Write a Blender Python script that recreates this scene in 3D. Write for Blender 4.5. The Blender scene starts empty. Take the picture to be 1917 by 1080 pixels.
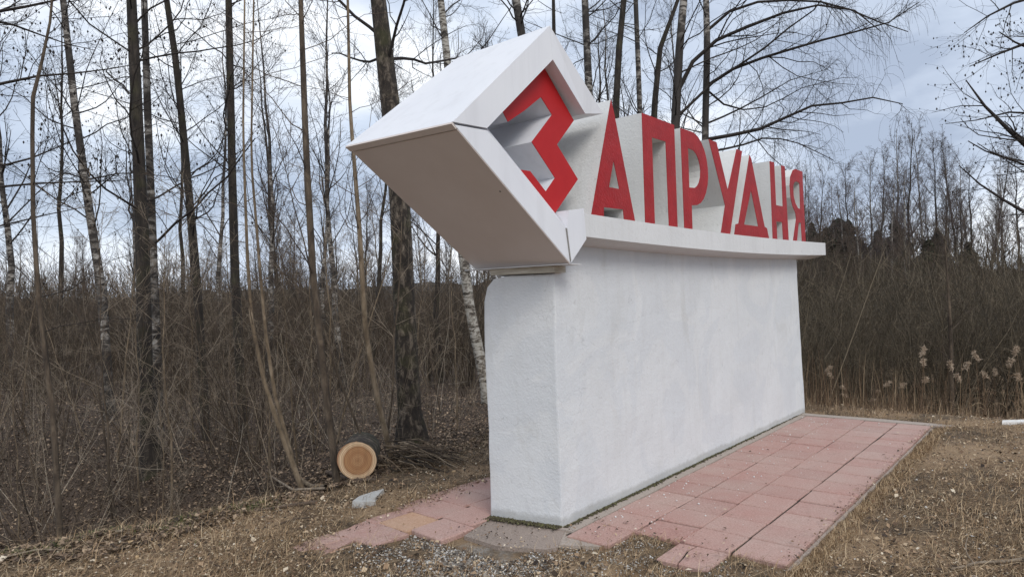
import bpy, bmesh, math, random
import numpy as np
from mathutils import Vector, Matrix

# ------------------------------------------------------------------ camera, sky, sun, exposure
scene = bpy.context.scene
COL = scene.collection
CAM = np.array([0.0, 0.0, 1.675])
cR = np.array([0.99939939, 0.00033309, -0.03465172])
cU = np.array([0.03465332, -0.00960619, 0.99935323])
cF = np.array([0.0, 0.9999538, 0.00961196])
FPX = 1280.0
cam_d = bpy.data.cameras.new('camera'); cam = bpy.data.objects.new('camera', cam_d); COL.objects.link(cam)
cam.matrix_world = Matrix(((cR[0], cU[0], -cF[0], CAM[0]), (cR[1], cU[1], -cF[1], CAM[1]), (cR[2], cU[2], -cF[2], CAM[2]), (0, 0, 0, 1)))
cam_d.sensor_width = 36.0; cam_d.lens = 36.0 * FPX / 1917.0; cam_d.clip_end = 3000
scene.camera = cam

SUN_EL, SUN_AZ = math.radians(42), math.radians(160)          # azimuth clockwise from +y
w = bpy.data.worlds.new('World'); scene.world = w; w.use_nodes = True
nt = w.node_tree; nt.nodes.clear()
N = nt.nodes.new; L = nt.links.new
out = N('ShaderNodeOutputWorld'); bg = N('ShaderNodeBackground'); bg.inputs['Strength'].default_value = 0.10
sky = N('ShaderNodeTexSky'); sky.sky_type = 'NISHITA'; sky.sun_disc = False
sky.sun_elevation = SUN_EL; sky.sun_rotation = SUN_AZ; sky.air_density = 1.0; sky.dust_density = 1.5
tc = N('ShaderNodeTexCoord'); mp = N('ShaderNodeMapping'); mp.inputs['Scale'].default_value = (1.0, 1.0, 2.6)
mp.inputs['Location'].default_value = (2.7, 6.2, 0.2)
n1 = N('ShaderNodeTexNoise'); n1.inputs['Scale'].default_value = 2.4; n1.inputs['Detail'].default_value = 7; n1.inputs['Roughness'].default_value = 0.52; n1.inputs['Distortion'].default_value = 0.15
n2 = N('ShaderNodeTexNoise'); n2.inputs['Scale'].default_value = 1.1; n2.inputs['Detail'].default_value = 4
cr1 = N('ShaderNodeValToRGB')
e = cr1.color_ramp; e.elements[0].position = 0.36; e.elements[0].color = (4.0, 4.7, 6.0, 1)
e.elements[1].position = 0.62; e.elements[1].color = (10.2, 10.5, 10.9, 1)
m_ = e.elements.new(0.48); m_.color = (6.3, 7.1, 8.4, 1)
cr2 = N('ShaderNodeValToRGB'); cr2.color_ramp.elements[0].position = 0.40; cr2.color_ramp.elements[1].position = 0.62
cr2.color_ramp.elements[0].color = (0.88, 0.88, 0.88, 1); cr2.color_ramp.elements[1].color = (1, 1, 1, 1)
mx = N('ShaderNodeMix'); mx.data_type = 'RGBA'
L(tc.outputs['Generated'], mp.inputs['Vector']); L(mp.outputs['Vector'], n1.inputs['Vector']); L(mp.outputs['Vector'], n2.inputs['Vector'])
L(n1.outputs['Fac'], cr1.inputs['Fac']); L(n2.outputs['Fac'], cr2.inputs['Fac'])
L(cr2.outputs['Color'], mx.inputs[0]); L(sky.outputs['Color'], mx.inputs[6]); L(cr1.outputs['Color'], mx.inputs[7])
L(mx.outputs[2], bg.inputs['Color']); L(bg.outputs['Background'], out.inputs['Surface'])

sun_d = bpy.data.lights.new('sun', 'SUN'); sun_d.energy = 1.45; sun_d.angle = math.radians(26); sun_d.color = (1.0, 0.955, 0.89)
sun = bpy.data.objects.new('sun', sun_d); COL.objects.link(sun)
sdir = Vector((math.sin(SUN_AZ) * math.cos(SUN_EL), math.cos(SUN_AZ) * math.cos(SUN_EL), math.sin(SUN_EL)))
sun.rotation_euler = sdir.to_track_quat('Z', 'Y').to_euler()
vs = scene.view_settings; vs.view_transform = 'Standard'; vs.look = 'None'; vs.exposure = 0.25; vs.gamma = 1.0
try: vs.use_curve_mapping = False
except Exception: pass
scene.render.resolution_x = 1024; scene.render.resolution_y = 576

# ------------------------------------------------------------------ helpers
A = np.array([0.64385278, 0.7651494, 0.0]); B = np.array([0.7651494, -0.64385278, 0.0])   # along / out of the sign wall
def W(a, b, z): return A * a + B * b + np.array([0, 0, z])
def ray(px, py): return cF + (px - 958.5) / FPX * cR - (py - 540.0) / FPX * cU
def P(px, py, D): d = ray(px, py); return CAM + d * (D / d[1])       # a world point D metres ahead
def tag(o, label=None, cat=None, group=None, kind=None):
    if label: o['label'] = label
    if cat: o['category'] = cat
    if group: o['group'] = group
    if kind: o['kind'] = kind
    return o
def thing(name, loc, label, cat, group=None):
    o = bpy.data.objects.new(name, None); COL.objects.link(o); o.location = tuple(loc); o.empty_display_size = .2
    return tag(o, label, cat, group)
def mesh_np(name, V, F, mat, smooth=False):
    me = bpy.data.meshes.new(name); V = np.asarray(V, dtype=np.float32); F = np.asarray(F, dtype=np.int32)
    k = F.shape[1]; me.vertices.add(len(V)); me.vertices.foreach_set('co', V.ravel())
    me.loops.add(F.size); me.loops.foreach_set('vertex_index', F.ravel())
    me.polygons.add(len(F)); me.polygons.foreach_set('loop_start', np.arange(0, F.size, k, dtype=np.int32))
    me.polygons.foreach_set('loop_total', np.full(len(F), k, dtype=np.int32))
    if smooth: me.polygons.foreach_set('use_smooth', np.ones(len(F), dtype=bool))
    me.update(calc_edges=True); me.materials.append(mat); return me
def mesh_py(name, V, F, mat, smooth=False):
    me = bpy.data.meshes.new(name); me.from_pydata([tuple(float(c) for c in v) for v in V], [], F); me.materials.append(mat)
    bm = bmesh.new(); bm.from_mesh(me); bmesh.ops.recalc_face_normals(bm, faces=bm.faces); bm.to_mesh(me); bm.free()
    if smooth:
        for p in me.polygons: p.use_smooth = True
    return me
def obj(name, me, parent=None, loc=None):
    o = bpy.data.objects.new(name, me); COL.objects.link(o)
    if parent is not None: o.parent = parent
    if loc is not None: o.location = tuple(loc)
    return o
def hsh(i, j, s): 
    n = (i.astype(np.int64) * 374761393 + j.astype(np.int64) * 668265263 + s * 144269) & 0xffffffff
    n = ((n ^ (n >> 13)) * 1274126177) & 0xffffffff
    return ((n ^ (n >> 16)) & 0xffff) / 65535.0
def vn(x, y, s=0):
    xi = np.floor(x); yi = np.floor(y); fx = x - xi; fy = y - yi; fx = fx * fx * (3 - 2 * fx); fy = fy * fy * (3 - 2 * fy)
    return (hsh(xi, yi, s) * (1 - fx) + hsh(xi + 1, yi, s) * fx) * (1 - fy) + (hsh(xi, yi + 1, s) * (1 - fx) + hsh(xi + 1, yi + 1, s) * fx) * fy
def fbm(x, y, s=0, o=4):
    t = 0; a = .5
    for k in range(o): t = t + a * (vn(x, y, s + k) - .5); x = x * 2.03; y = y * 2.03; a *= .5
    return t

# ------------------------------------------------------------------ materials
def new_mat(name):
    m = bpy.data.materials.new(name); m.use_nodes = True; t = m.node_tree; b = t.nodes['Principled BSDF']; return m, t, b
def nd(t, typ, **kw):
    n = t.nodes.new(typ)
    for k, v in kw.items():
        if k in n.inputs: n.inputs[k].default_value = v
        else: setattr(n, k, v)
    return n
def ramp(t, fac, stops):
    r = t.nodes.new('ShaderNodeValToRGB'); t.links.new(fac, r.inputs['Fac']); el = r.color_ramp.elements
    el[0].position = stops[0][0]; el[0].color = (*stops[0][1], 1); el[1].position = stops[-1][0]; el[1].color = (*stops[-1][1], 1)
    for p, c in stops[1:-1]: x = el.new(p); x.color = (*c, 1)
    return r.outputs['Color']
def noise(t, scale, detail=5, rough=.55, vec=None, dist=0):
    n = nd(t, 'ShaderNodeTexNoise', Scale=scale, Detail=detail, Roughness=rough, Distortion=dist)
    if vec is not None: t.links.new(vec, n.inputs['Vector'])
    return n.outputs['Fac']
def objco(t, scale=(1, 1, 1), rot=(0, 0, 0)):
    c = t.nodes.new('ShaderNodeTexCoord'); m = t.nodes.new('ShaderNodeMapping'); m.inputs['Scale'].default_value = scale; m.inputs['Rotation'].default_value = rot
    t.links.new(c.outputs['Object'], m.inputs['Vector']); return m.outputs['Vector']
def mixc(t, fac, a, b, mode='MIX'):
    m = t.nodes.new('ShaderNodeMix'); m.data_type = 'RGBA'; m.blend_type = mode
    for v, s in ((fac, 0), (a, 6), (b, 7)):
        if hasattr(v, 'is_output'): t.links.new(v, m.inputs[s])
        elif s == 0: m.inputs[0].default_value = v
        else: m.inputs[s].default_value = (*v, 1)
    return m.outputs[2]
def math_(t, op, a, b=0.0):
    m = t.nodes.new('ShaderNodeMath'); m.operation = op
    for i, v in enumerate((a, b)):
        if hasattr(v, 'is_output'): t.links.new(v, m.inputs[i])
        else: m.inputs[i].default_value = v
    return m.outputs[0]
def bump(t, b, h, strength=.4, dist=.01):
    n = nd(t, 'ShaderNodeBump', Strength=strength, Distance=dist); t.links.new(h, n.inputs['Height']); t.links.new(n.outputs['Normal'], b.inputs['Normal'])

def stucco(name, base=(.74, .75, .76), grime=.5, bs=.6):
    m, t, b = new_mat(name); v = objco(t)
    big = noise(t, 1.7, 6, .6, v); fine = noise(t, 60, 3, .6, v); mid = noise(t, 14, 6, .65, v)
    c = ramp(t, big, [(.3, tuple(x * .93 for x in base)), (.6, base)])
    dirt = ramp(t, mid, [(.27, (1, 1, 1)), (.37, (0, 0, 0))])
    c = mixc(t, math_(t, 'MULTIPLY', dirt, grime * .7), c, (.36, .35, .32))
    specks = ramp(t, noise(t, 38, 2, .5, v), [(.24, (1, 1, 1)), (.31, (0, 0, 0))])
    c = mixc(t, math_(t, 'MULTIPLY', specks, .5 * grime), c, (.28, .27, .25))
    streak = noise(t, 1, 5, .6, objco(t, (16, 16, .9)))
    c = mixc(t, math_(t, 'MULTIPLY', ramp(t, streak, [(.5, (0, 0, 0)), (.72, (1, 1, 1))]), .32 * grime), c, (.47, .46, .43))
    t.links.new(c, b.inputs['Base Color']); b.inputs['Roughness'].default_value = .85
    h = math_(t, 'ADD', math_(t, 'MULTIPLY', fine, .6), mid); bump(t, b, h, bs, .012)
    return m
def wall_mat():
    m = stucco('painted_stucco_wall', (.66, .675, .69), .5, .42); t = m.node_tree; b = t.nodes['Principled BSDF']
    # grime splashed up from the ground along the foot of the wall
    g = t.nodes.new('ShaderNodeNewGeometry'); s = t.nodes.new('ShaderNodeSeparateXYZ'); t.links.new(g.outputs['Position'], s.inputs[0])
    n = noise(t, 9, 5, .7, objco(t)); hz = math_(t, 'SUBTRACT', s.outputs[2], math_(t, 'MULTIPLY', n, .085))
    f = ramp(t, hz, [(0.0, (1, 1, 1)), (.03, (0, 0, 0))])
    old = b.inputs['Base Color'].links[0].from_socket
    # patched and repainted areas, faint damp stains, hairline cracks
    pat = ramp(t, noise(t, 1.1, 3, .5, objco(t), 1.5), [(.46, (0, 0, 0)), (.50, (1, 1, 1))]); old = mixc(t, math_(t, 'MULTIPLY', pat, .30), old, (.54, .57, .61))
    pat2 = ramp(t, noise(t, 2.3, 4, .6, objco(t, (1, 1, .6)), .8), [(.56, (0, 0, 0)), (.68, (1, 1, 1))]); old = mixc(t, math_(t, 'MULTIPLY', pat2, .28), old, (.47, .47, .45))
    vo = t.nodes.new('ShaderNodeTexVoronoi'); vo.feature = 'DISTANCE_TO_EDGE'; vo.inputs['Scale'].default_value = .9
    wv = t.nodes.new('ShaderNodeVectorMath'); wv.operation = 'ADD'; nn = nd(t, 'ShaderNodeTexNoise', Scale=2.5, Detail=6); t.links.new(objco(t), nn.inputs['Vector']); t.links.new(objco(t, (1, 1, 1.4)), wv.inputs[0]); t.links.new(nn.outputs['Color'], wv.inputs[1]); t.links.new(wv.outputs[0], vo.inputs['Vector'])
    ck = ramp(t, vo.outputs['Distance'], [(.0, (1, 1, 1)), (.0045, (0, 0, 0))]); old = mixc(t, math_(t, 'MULTIPLY', ck, math_(t, 'MULTIPLY', ramp(t, noise(t, 1.7, 2, .5, objco(t)), [(.5, (0, 0, 0)), (.6, (1, 1, 1))]), .35)), old, (.25, .25, .25))
    c = mixc(t, math_(t, 'MULTIPLY', f, .38), old, (.20, .185, .15)); t.links.new(c, b.inputs['Base Color'])
    return m
M = {}
M['wall'] = wall_mat()
M['concrete'] = stucco('whitewashed_concrete', (.66, .66, .645), .8, .5)
M['ledge'] = stucco('painted_ledge', (.66, .665, .67), .55, .3)
def panel_mat():
    m, t, b = new_mat('white_composite_panel'); v = objco(t)
    c = ramp(t, noise(t, 2.2, 4, .5, v), [(.3, (.69, .70, .74)), (.7, (.74, .75, .78))])
    s = ramp(t, noise(t, 9, 6, .7, v), [(.25, (1, 1, 1)), (.33, (0, 0, 0))])
    c = mixc(t, math_(t, 'MULTIPLY', s, .18), c, (.40, .36, .33)); st = ramp(t, noise(t, 1, 5, .6, objco(t, (9, 9, .8))), [(.5, (0, 0, 0)), (.75, (1, 1, 1))]); c = mixc(t, math_(t, 'MULTIPLY', st, .22), c, (.44, .44, .45))
    t.links.new(c, b.inputs['Base Color']); b.inputs['Roughness'].default_value = .42; bump(t, b, noise(t, 3, 2, .5, v), .06, .02)
    return m
M['panel'] = panel_mat()
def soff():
    m, t, b = new_mat('shade_tinted_panel'); v = objco(t)  # white panel tone darkened and warmed to paint in shade and ground bounce
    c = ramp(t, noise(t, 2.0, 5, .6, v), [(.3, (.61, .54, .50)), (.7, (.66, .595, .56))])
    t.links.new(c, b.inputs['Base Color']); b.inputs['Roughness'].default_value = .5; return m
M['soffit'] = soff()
def red(name, c1, c2, bs):
    m, t, b = new_mat(name); v = objco(t); c = ramp(t, noise(t, 7, 6, .65, v), [(.3, c1), (.7, c2)])
    sp = ramp(t, noise(t, 45, 3, .5, v), [(.25, (1, 1, 1)), (.31, (0, 0, 0))]); c = mixc(t, math_(t, 'MULTIPLY', sp, .35 if bs > .3 else 0), c, (.12, .03, .03))
    if bs > .3:
        ch = ramp(t, noise(t, 11, 8, .75, v), [(.265, (1, 1, 1)), (.285, (0, 0, 0))]); c = mixc(t, ch, c, (.50, .42, .40))
        fd = ramp(t, noise(t, 2.2, 5, .6, v), [(.45, (0, 0, 0)), (.7, (1, 1, 1))]); c = mixc(t, math_(t, 'MULTIPLY', fd, .22), c, (.36, .06, .055))
    t.links.new(c, b.inputs['Base Color']); b.inputs['Roughness'].default_value = .5; b.inputs['Specular IOR Level'].default_value = .25; bump(t, b, noise(t, 50, 3, .6, v), bs, .01); return m
M['red_panel'] = red('red_composite', (.40, .009, .011), (.45, .013, .015), .02)
M['red_paint'] = red('red_masonry_paint', (.27, .009, .012), (.39, .016, .019), .5)
def wood_mat(name, c1, c2, s=(3, 3, 40)):
    m, t, b = new_mat(name); c = ramp(t, noise(t, 1, 6, .6, objco(t, s)), [(.3, c1), (.7, c2)]); t.links.new(c, b.inputs['Base Color']); b.inputs['Roughness'].default_value = .8; return m
M['old_wood'] = wood_mat('weathered_plank', (.34, .31, .25), (.56, .53, .46), (8, 8, 60))
M['dark_gap'] = wood_mat('dark_sealant', (.20, .19, .18), (.30, .29, .27))
def tile_mat(name, c1, c2, c3, tanr=.5):
    m, t, b = new_mat(name); v = objco(t); oi = t.nodes.new('ShaderNodeObjectInfo')
    g = t.nodes.new('ShaderNodeNewGeometry'); pos = g.outputs['Position']
    c = ramp(t, oi.outputs['Random'], [(0, c1), (.5, c2), (1, c3)])
    dust = ramp(t, noise(t, 1.6, 7, .65, pos), [(.36, (0, 0, 0)), (.68, (1, 1, 1))]); c = mixc(t, math_(t, 'MULTIPLY', dust, tanr), c, (.43, .34, .29))
    fine = noise(t, 90, 3, .6, pos); c = mixc(t, .30, c, ramp(t, fine, [(.3, (.12, .07, .06)), (.7, (.65, .50, .46))]), 'MULTIPLY' if False else 'MIX')
    st = ramp(t, noise(t, 6, 6, .7, pos), [(.28, (1, 1, 1)), (.4, (0, 0, 0))]); c = mixc(t, math_(t, 'MULTIPLY', st, .35), c, (.14, .10, .085))
    t.links.new(c, b.inputs['Base Color']); b.inputs['Roughness'].default_value = .8; bump(t, b, noise(t, 70, 4, .7, pos), .35, .004); return m
M['tile'] = tile_mat('red_concrete_tile', (.33, .155, .125), (.38, .185, .15), (.41, .235, .195), .6)
M['tile_orange'] = tile_mat('orange_tile', (.42, .22, .10), (.46, .25, .12), (.5, .28, .15), .3)
M['tile_grey'] = tile_mat('grey_slab', (.17, .15, .115), (.19, .165, .13), (.21, .185, .15), .25)
M['mortar'] = tile_mat('mortar', (.31, .285, .24), (.33, .30, .25), (.35, .32, .27), .15)
def bark(name, c1, c2, c3, sc=(14, 14, 3), moss=0.0):
    m, t, b = new_mat(name); v = objco(t, sc); n = noise(t, 1, 7, .7, v, .6)
    c = ramp(t, n, [(.32, c1), (.5, c2), (.7, c3)])
    if moss: 
        mn = ramp(t, noise(t, 3, 5, .6, objco(t)), [(.5, (0, 0, 0)), (.66, (1, 1, 1))]); c = mixc(t, math_(t, 'MULTIPLY', mn, moss), c, (.075, .080, .022))
    t.links.new(c, b.inputs['Base Color']); b.inputs['Roughness'].default_value = .9; bump(t, b, n, 1.0, .025); return m
M['alder'] = bark('dark_alder_bark', (.010, .008, .007), (.030, .023, .018), (.07, .056, .044), (16, 16, 3.5), .25)
M['oldbark'] = bark('old_furrowed_bark', (.008, .006, .005), (.032, .024, .018), (.22, .18, .14), (15, 15, 7), .3)
M['sapling'] = bark('light_brown_bark', (.05, .036, .024), (.15, .11, .07), (.30, .235, .165), (10, 10, 4))
M['sapling_dark'] = bark('brown_sapling_bark', (.022, .016, .012), (.075, .055, .038), (.17, .13, .09), (10, 10, 4))
M['twig'] = bark('dark_twig_bark', (.014, .011, .010), (.026, .020, .017), (.045, .035, .028))
M['twig_brown'] = bark('brown_twig_bark', (.045, .031, .023), (.085, .060, .043), (.15, .11, .08))
M['twig_pale'] = bark('pale_twig_bark', (.13, .10, .07), (.24, .19, .14), (.38, .32, .25))
M['twig_grey'] = bark('grey_far_twigs', (.06, .045, .04), (.095, .073, .065), (.13, .105, .095))
def birch():
    m, t, b = new_mat('birch_bark'); n = noise(t, 1, 6, .62, objco(t, (4, 4, 9)), 1.2)
    c = ramp(t, n, [(.42, (.018, .014, .012)), (.50, (.09, .075, .062)), (.57, (.30, .275, .245)), (.78, (.50, .475, .44))])
    n2 = noise(t, 1.2, 3, .5, objco(t)); c = mixc(t, ramp(t, n2, [(.44, (1, 1, 1)), (.56, (0, 0, 0))]), c, (.028, .022, .018))
    t.links.new(c, b.inputs['Base Color']); b.inputs['Roughness'].default_value = .75; bump(t, b, n, .5, .01); return m
M['birch'] = birch()
def birch_far():
    m, t, b = new_mat('far_birch_bark'); n = noise(t, 1, 4, .6, objco(t, (2, 2, 2.5)))
    c = ramp(t, n, [(.38, (.05, .04, .035)), (.55, (.30, .28, .25))]); t.links.new(c, b.inputs['Base Color']); b.inputs['Roughness'].default_value = .8; return m
M['birch_far'] = birch_far()
def birch_white():
    m, t, b = new_mat('white_birch_bark'); n = noise(t, 1, 6, .62, objco(t, (5, 5, 14)), 1.0)
    c = ramp(t, n, [(.36, (.02, .016, .013)), (.46, (.12, .10, .08)), (.54, (.36, .34, .30)), (.8, (.52, .50, .46))]); t.links.new(c, b.inputs['Base Color']); b.inputs['Roughness'].default_value = .75; bump(t, b, n, .5, .01); return m
M['birch_white'] = birch_white()
def island(name, stops, rough=.85, trans=0):
    m, t, b = new_mat(name); g = t.nodes.new('ShaderNodeNewGeometry'); c = ramp(t, g.outputs['Random Per Island'], stops)
    t.links.new(c, b.inputs['Base Color']); b.inputs['Roughness'].default_value = rough; return m
M['litter'] = island('dead_leaves', [(0, (.016, .010, .007)), (.32, (.06, .037, .021)), (.52, (.15, .088, .050)), (.74, (.32, .215, .13)), (.9, (.50, .39, .26)), (1, (.62, .55, .44))])
M['litter_dark'] = island('forest_leaves', [(0, (.035, .023, .015)), (.4, (.062, .040, .026)), (.75, (.16, .108, .070)), (1, (.38, .28, .19))])
M['straw'] = island('dry_grass', [(0, (.06, .035, .016)), (.35, (.20, .125, .062)), (.7, (.44, .30, .17)), (1, (.62, .49, .32))])
M['straw_rust'] = island('rusty_stalks', [(0, (.04, .025, .015)), (.45, (.11, .066, .037)), (.8, (.21, .14, .08)), (1, (.40, .31, .20))])
M['green'] = island('new_grass', [(0, (.06, .09, .02)), (1, (.14, .18, .05))])
M['pebble'] = island('gravel', [(0, (.16, .14, .12)), (.5, (.34, .32, .29)), (.85, (.55, .54, .52)), (1, (.75, .74, .72))])
M['needle'] = island('conifer_needles', [(0, (.035, .045, .030)), (.6, (.055, .070, .042)), (1, (.09, .105, .065))])
M['bush_twigs'] = island('thicket_twigs', [(0, (.016, .011, .007)), (.5, (.050, .033, .020)), (.82, (.125, .087, .053)), (1, (.40, .32, .23))])
M['bush_far'] = island('far_thicket_twigs', [(0, (.026, .019, .013)), (.6, (.074, .053, .035)), (1, (.20, .15, .10))])
M['plume'] = island('reed_plume', [(0, (.30, .22, .15)), (1, (.58, .47, .36))])
def ground_mat():
    m, t, b = new_mat('earth_with_litter'); g = t.nodes.new('ShaderNodeNewGeometry'); p = g.outputs['Position']
    fine = noise(t, 32, 6, .75, p); mid = noise(t, 5, 6, .65, p); big = noise(t, .7, 5, .6, p)
    c = ramp(t, fine, [(.33, (.020, .012, .008)), (.5, (.085, .056, .032)), (.68, (.34, .24, .14))])
    c2 = ramp(t, mid, [(.35, (.035, .024, .016)), (.65, (.24, .165, .09))]); c = mixc(t, .5, c, c2)
    f = ramp(t, big, [(.46, (0, 0, 0)), (.58, (1, 1, 1))]); c = mixc(t, math_(t, 'MULTIPLY', f, .60), c, (.43, .295, .175))
    # under the trees the floor is dark rotted leaf mould instead of sandy verge
    dt = t.nodes.new('ShaderNodeVectorMath'); dt.operation = 'DOT_PRODUCT'; t.links.new(p, dt.inputs[0]); dt.inputs[1].default_value = tuple(B)
    mm = t.nodes.new('ShaderNodeMapRange'); t.links.new(math_(t, 'ADD', math_(t, 'MULTIPLY', dt.outputs['Value'], -1), math_(t, 'MULTIPLY', mid, .8)), mm.inputs['Value']); mm.inputs['From Min'].default_value = 5.75; mm.inputs['From Max'].default_value = 6.5
    c = mixc(t, mm.outputs['Result'], c, ramp(t, fine, [(.33, (.018, .012, .008)), (.5, (.060, .040, .027)), (.68, (.14, .098, .066))]))
    # pale grit left by crumbled paving in front of the wall
    s = t.nodes.new('ShaderNodeVectorMath'); s.operation = 'DISTANCE'; t.links.new(p, s.inputs[0]); q = W(3.15, -3.05, 0); s.inputs[1].default_value = tuple(q)
    d = math_(t, 'ADD', s.outputs['Value'], math_(t, 'MULTIPLY', mid, 1.3)); gf = ramp(t, d, [(.72, (1, 1, 1)), (1.25, (0, 0, 0))])
    c = mixc(t, math_(t, 'MULTIPLY', gf, .8), c, ramp(t, noise(t, 60, 4, .8, p), [(.35, (.15, .13, .11)), (.6, (.42, .40, .37)), (.72, (.62, .61, .58))]))
    t.links.new(c, b.inputs['Base Color']); b.inputs['Roughness'].default_value = .95; bump(t, b, math_(t, 'ADD', fine, mid), .9, .03); return m
M['ground'] = ground_mat()
def hill_mat():
    m, t, b = new_mat('far_wood_floor'); g = t.nodes.new('ShaderNodeNewGeometry'); c = ramp(t, noise(t, 1.5, 8, .75, g.outputs['Position']), [(.35, (.022, .018, .014)), (.65, (.065, .052, .042))])
    t.links.new(c, b.inputs['Base Color']); b.inputs['Roughness'].default_value = 1; return m
M['hill'] = hill_mat()

# ------------------------------------------------------------------ the lie of the land
def smooth(x): x = np.clip(x, 0, 1); return x * x * (3 - 2 * x)
def ab_of(x, y): return x * A[0] + y * A[1], x * B[0] + y * B[1]
def land(x, y):
    x = np.asarray(x, float); y = np.asarray(y, float); a, b = ab_of(x, y)
    sl = np.maximum(0, -5.15 - b - .24 * (4 - a).clip(0, 3)); lf = smooth((5.0 - a + .18 * (b + 5)) / 1.5); sb = np.maximum(0, a - 9.75)
    z = -(.5 * smooth(sl / 3.6) * (1 - lf) + 1.25 * smooth(sl / 2.1) * lf) - .9 * smooth(sb / 4.0) * (1 - .55 * smooth(sl / 4.2))
    r = np.hypot(x, y); z = z - .004 * np.clip(r - 14, 0, 40)
    inside = smooth((b + 4.25) / .12 + .5) * smooth((-1.32 - b) / .12 + .5) * smooth((a - 3.0) / .15 + .5) * smooth((9.3 - a) / .12 + .5)
    inside = inside * (1 - smooth((4.19 - a) / .03) * (smooth((b + 2.47) / .03) * smooth((-2.13 - b) / .03) + smooth((b + 1.79) / .03)))
    bumps = fbm(x * 1.1, y * 1.1, 3) * .07 * smooth(r / 6) + fbm(x * 6, y * 6, 9) * .05
    bumps = bumps + .45 * fbm(x * .25, y * .25, 21) * smooth((r - 9) / 14)
    z = z + (1 - inside) * bumps - inside * .040
    z = z + (1 - inside) * -.012
    return z
def warp(n, near, far, c=0.0):
    u = np.linspace(-1, 1, n); k = 5.2; s = np.sinh(k * u) / math.sinh(k); return c + u * near * (1 - np.abs(u) ** 3) + s * far
gx = np.sort(warp(460, 14.0, 700, 0.5)); gy = np.sort(warp(460, 14.0, 700, 6.5))
GX, GY = np.meshgrid(gx, gy); GZ = land(GX, GY)
idx = np.arange(GX.size).reshape(GX.shape); F = np.stack([idx[:-1, :-1], idx[:-1, 1:], idx[1:, 1:], idx[1:, :-1]], -1).reshape(-1, 4)
tag(obj('ground', mesh_np('ground', np.stack([GX, GY, GZ], -1).reshape(-1, 3), F, M['ground'], True)), 'brown earth strewn with dead leaves, sloping down into the wood', kind='structure')
# low wooded rise closing the view all round
th = np.radians(np.arange(0, 361, 1.0)); rr = np.array([46, 52, 58, 64, 72, 90, 140, 240]); hh = np.array([-1.2, .5, 1.6, 2.2, 2.7, 3.2, 3.8, 3.8])
TH, RR = np.meshgrid(th, rr); HH = np.repeat(hh[:, None], len(th), 1)
X = RR * np.sin(TH); Y = RR * np.cos(TH); HH = HH + (fbm(X * .12, Y * .12, 5) * 2.2 + fbm(X * .9, Y * .9, 6) * 1.6) * smooth((RR - 44) / 10)
HH = HH - .9 * smooth((X - 5) / 25)
V = np.stack([X, Y, HH], -1).reshape(-1, 3); idx = np.arange(TH.size).reshape(TH.shape)
F = np.stack([idx[:-1, :-1], idx[:-1, 1:], idx[1:, 1:], idx[1:, :-1]], -1).reshape(-1, 4)
tag(obj('hillside', mesh_np('hillside', V, F, M['hill'])), 'low dark rise covered in woodland behind the thicket', kind='structure')

# ------------------------------------------------------------------ the sign
SG = thing('town_entry_sign', W(6.5, -3.2, 0), 'white stucco entry sign with red letters ЗАПРУДНЯ along its ledge', 'sign')
SGL = np.array(SG.location)
def sp(name, V, F, mat, parent=None, smooth=False):
    V = np.asarray(V, float) - SGL; return obj(name, mesh_py(name, V, F, mat, smooth), parent or SG)
def prism(front, back):
    n = len(front); V = list(front) + list(back); F = [list(range(n)), list(range(2 * n - 1, n - 1, -1))] + [[i, i + n, (i + 1) % n + n, (i + 1) % n] for i in range(n)]; return V, F
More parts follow.
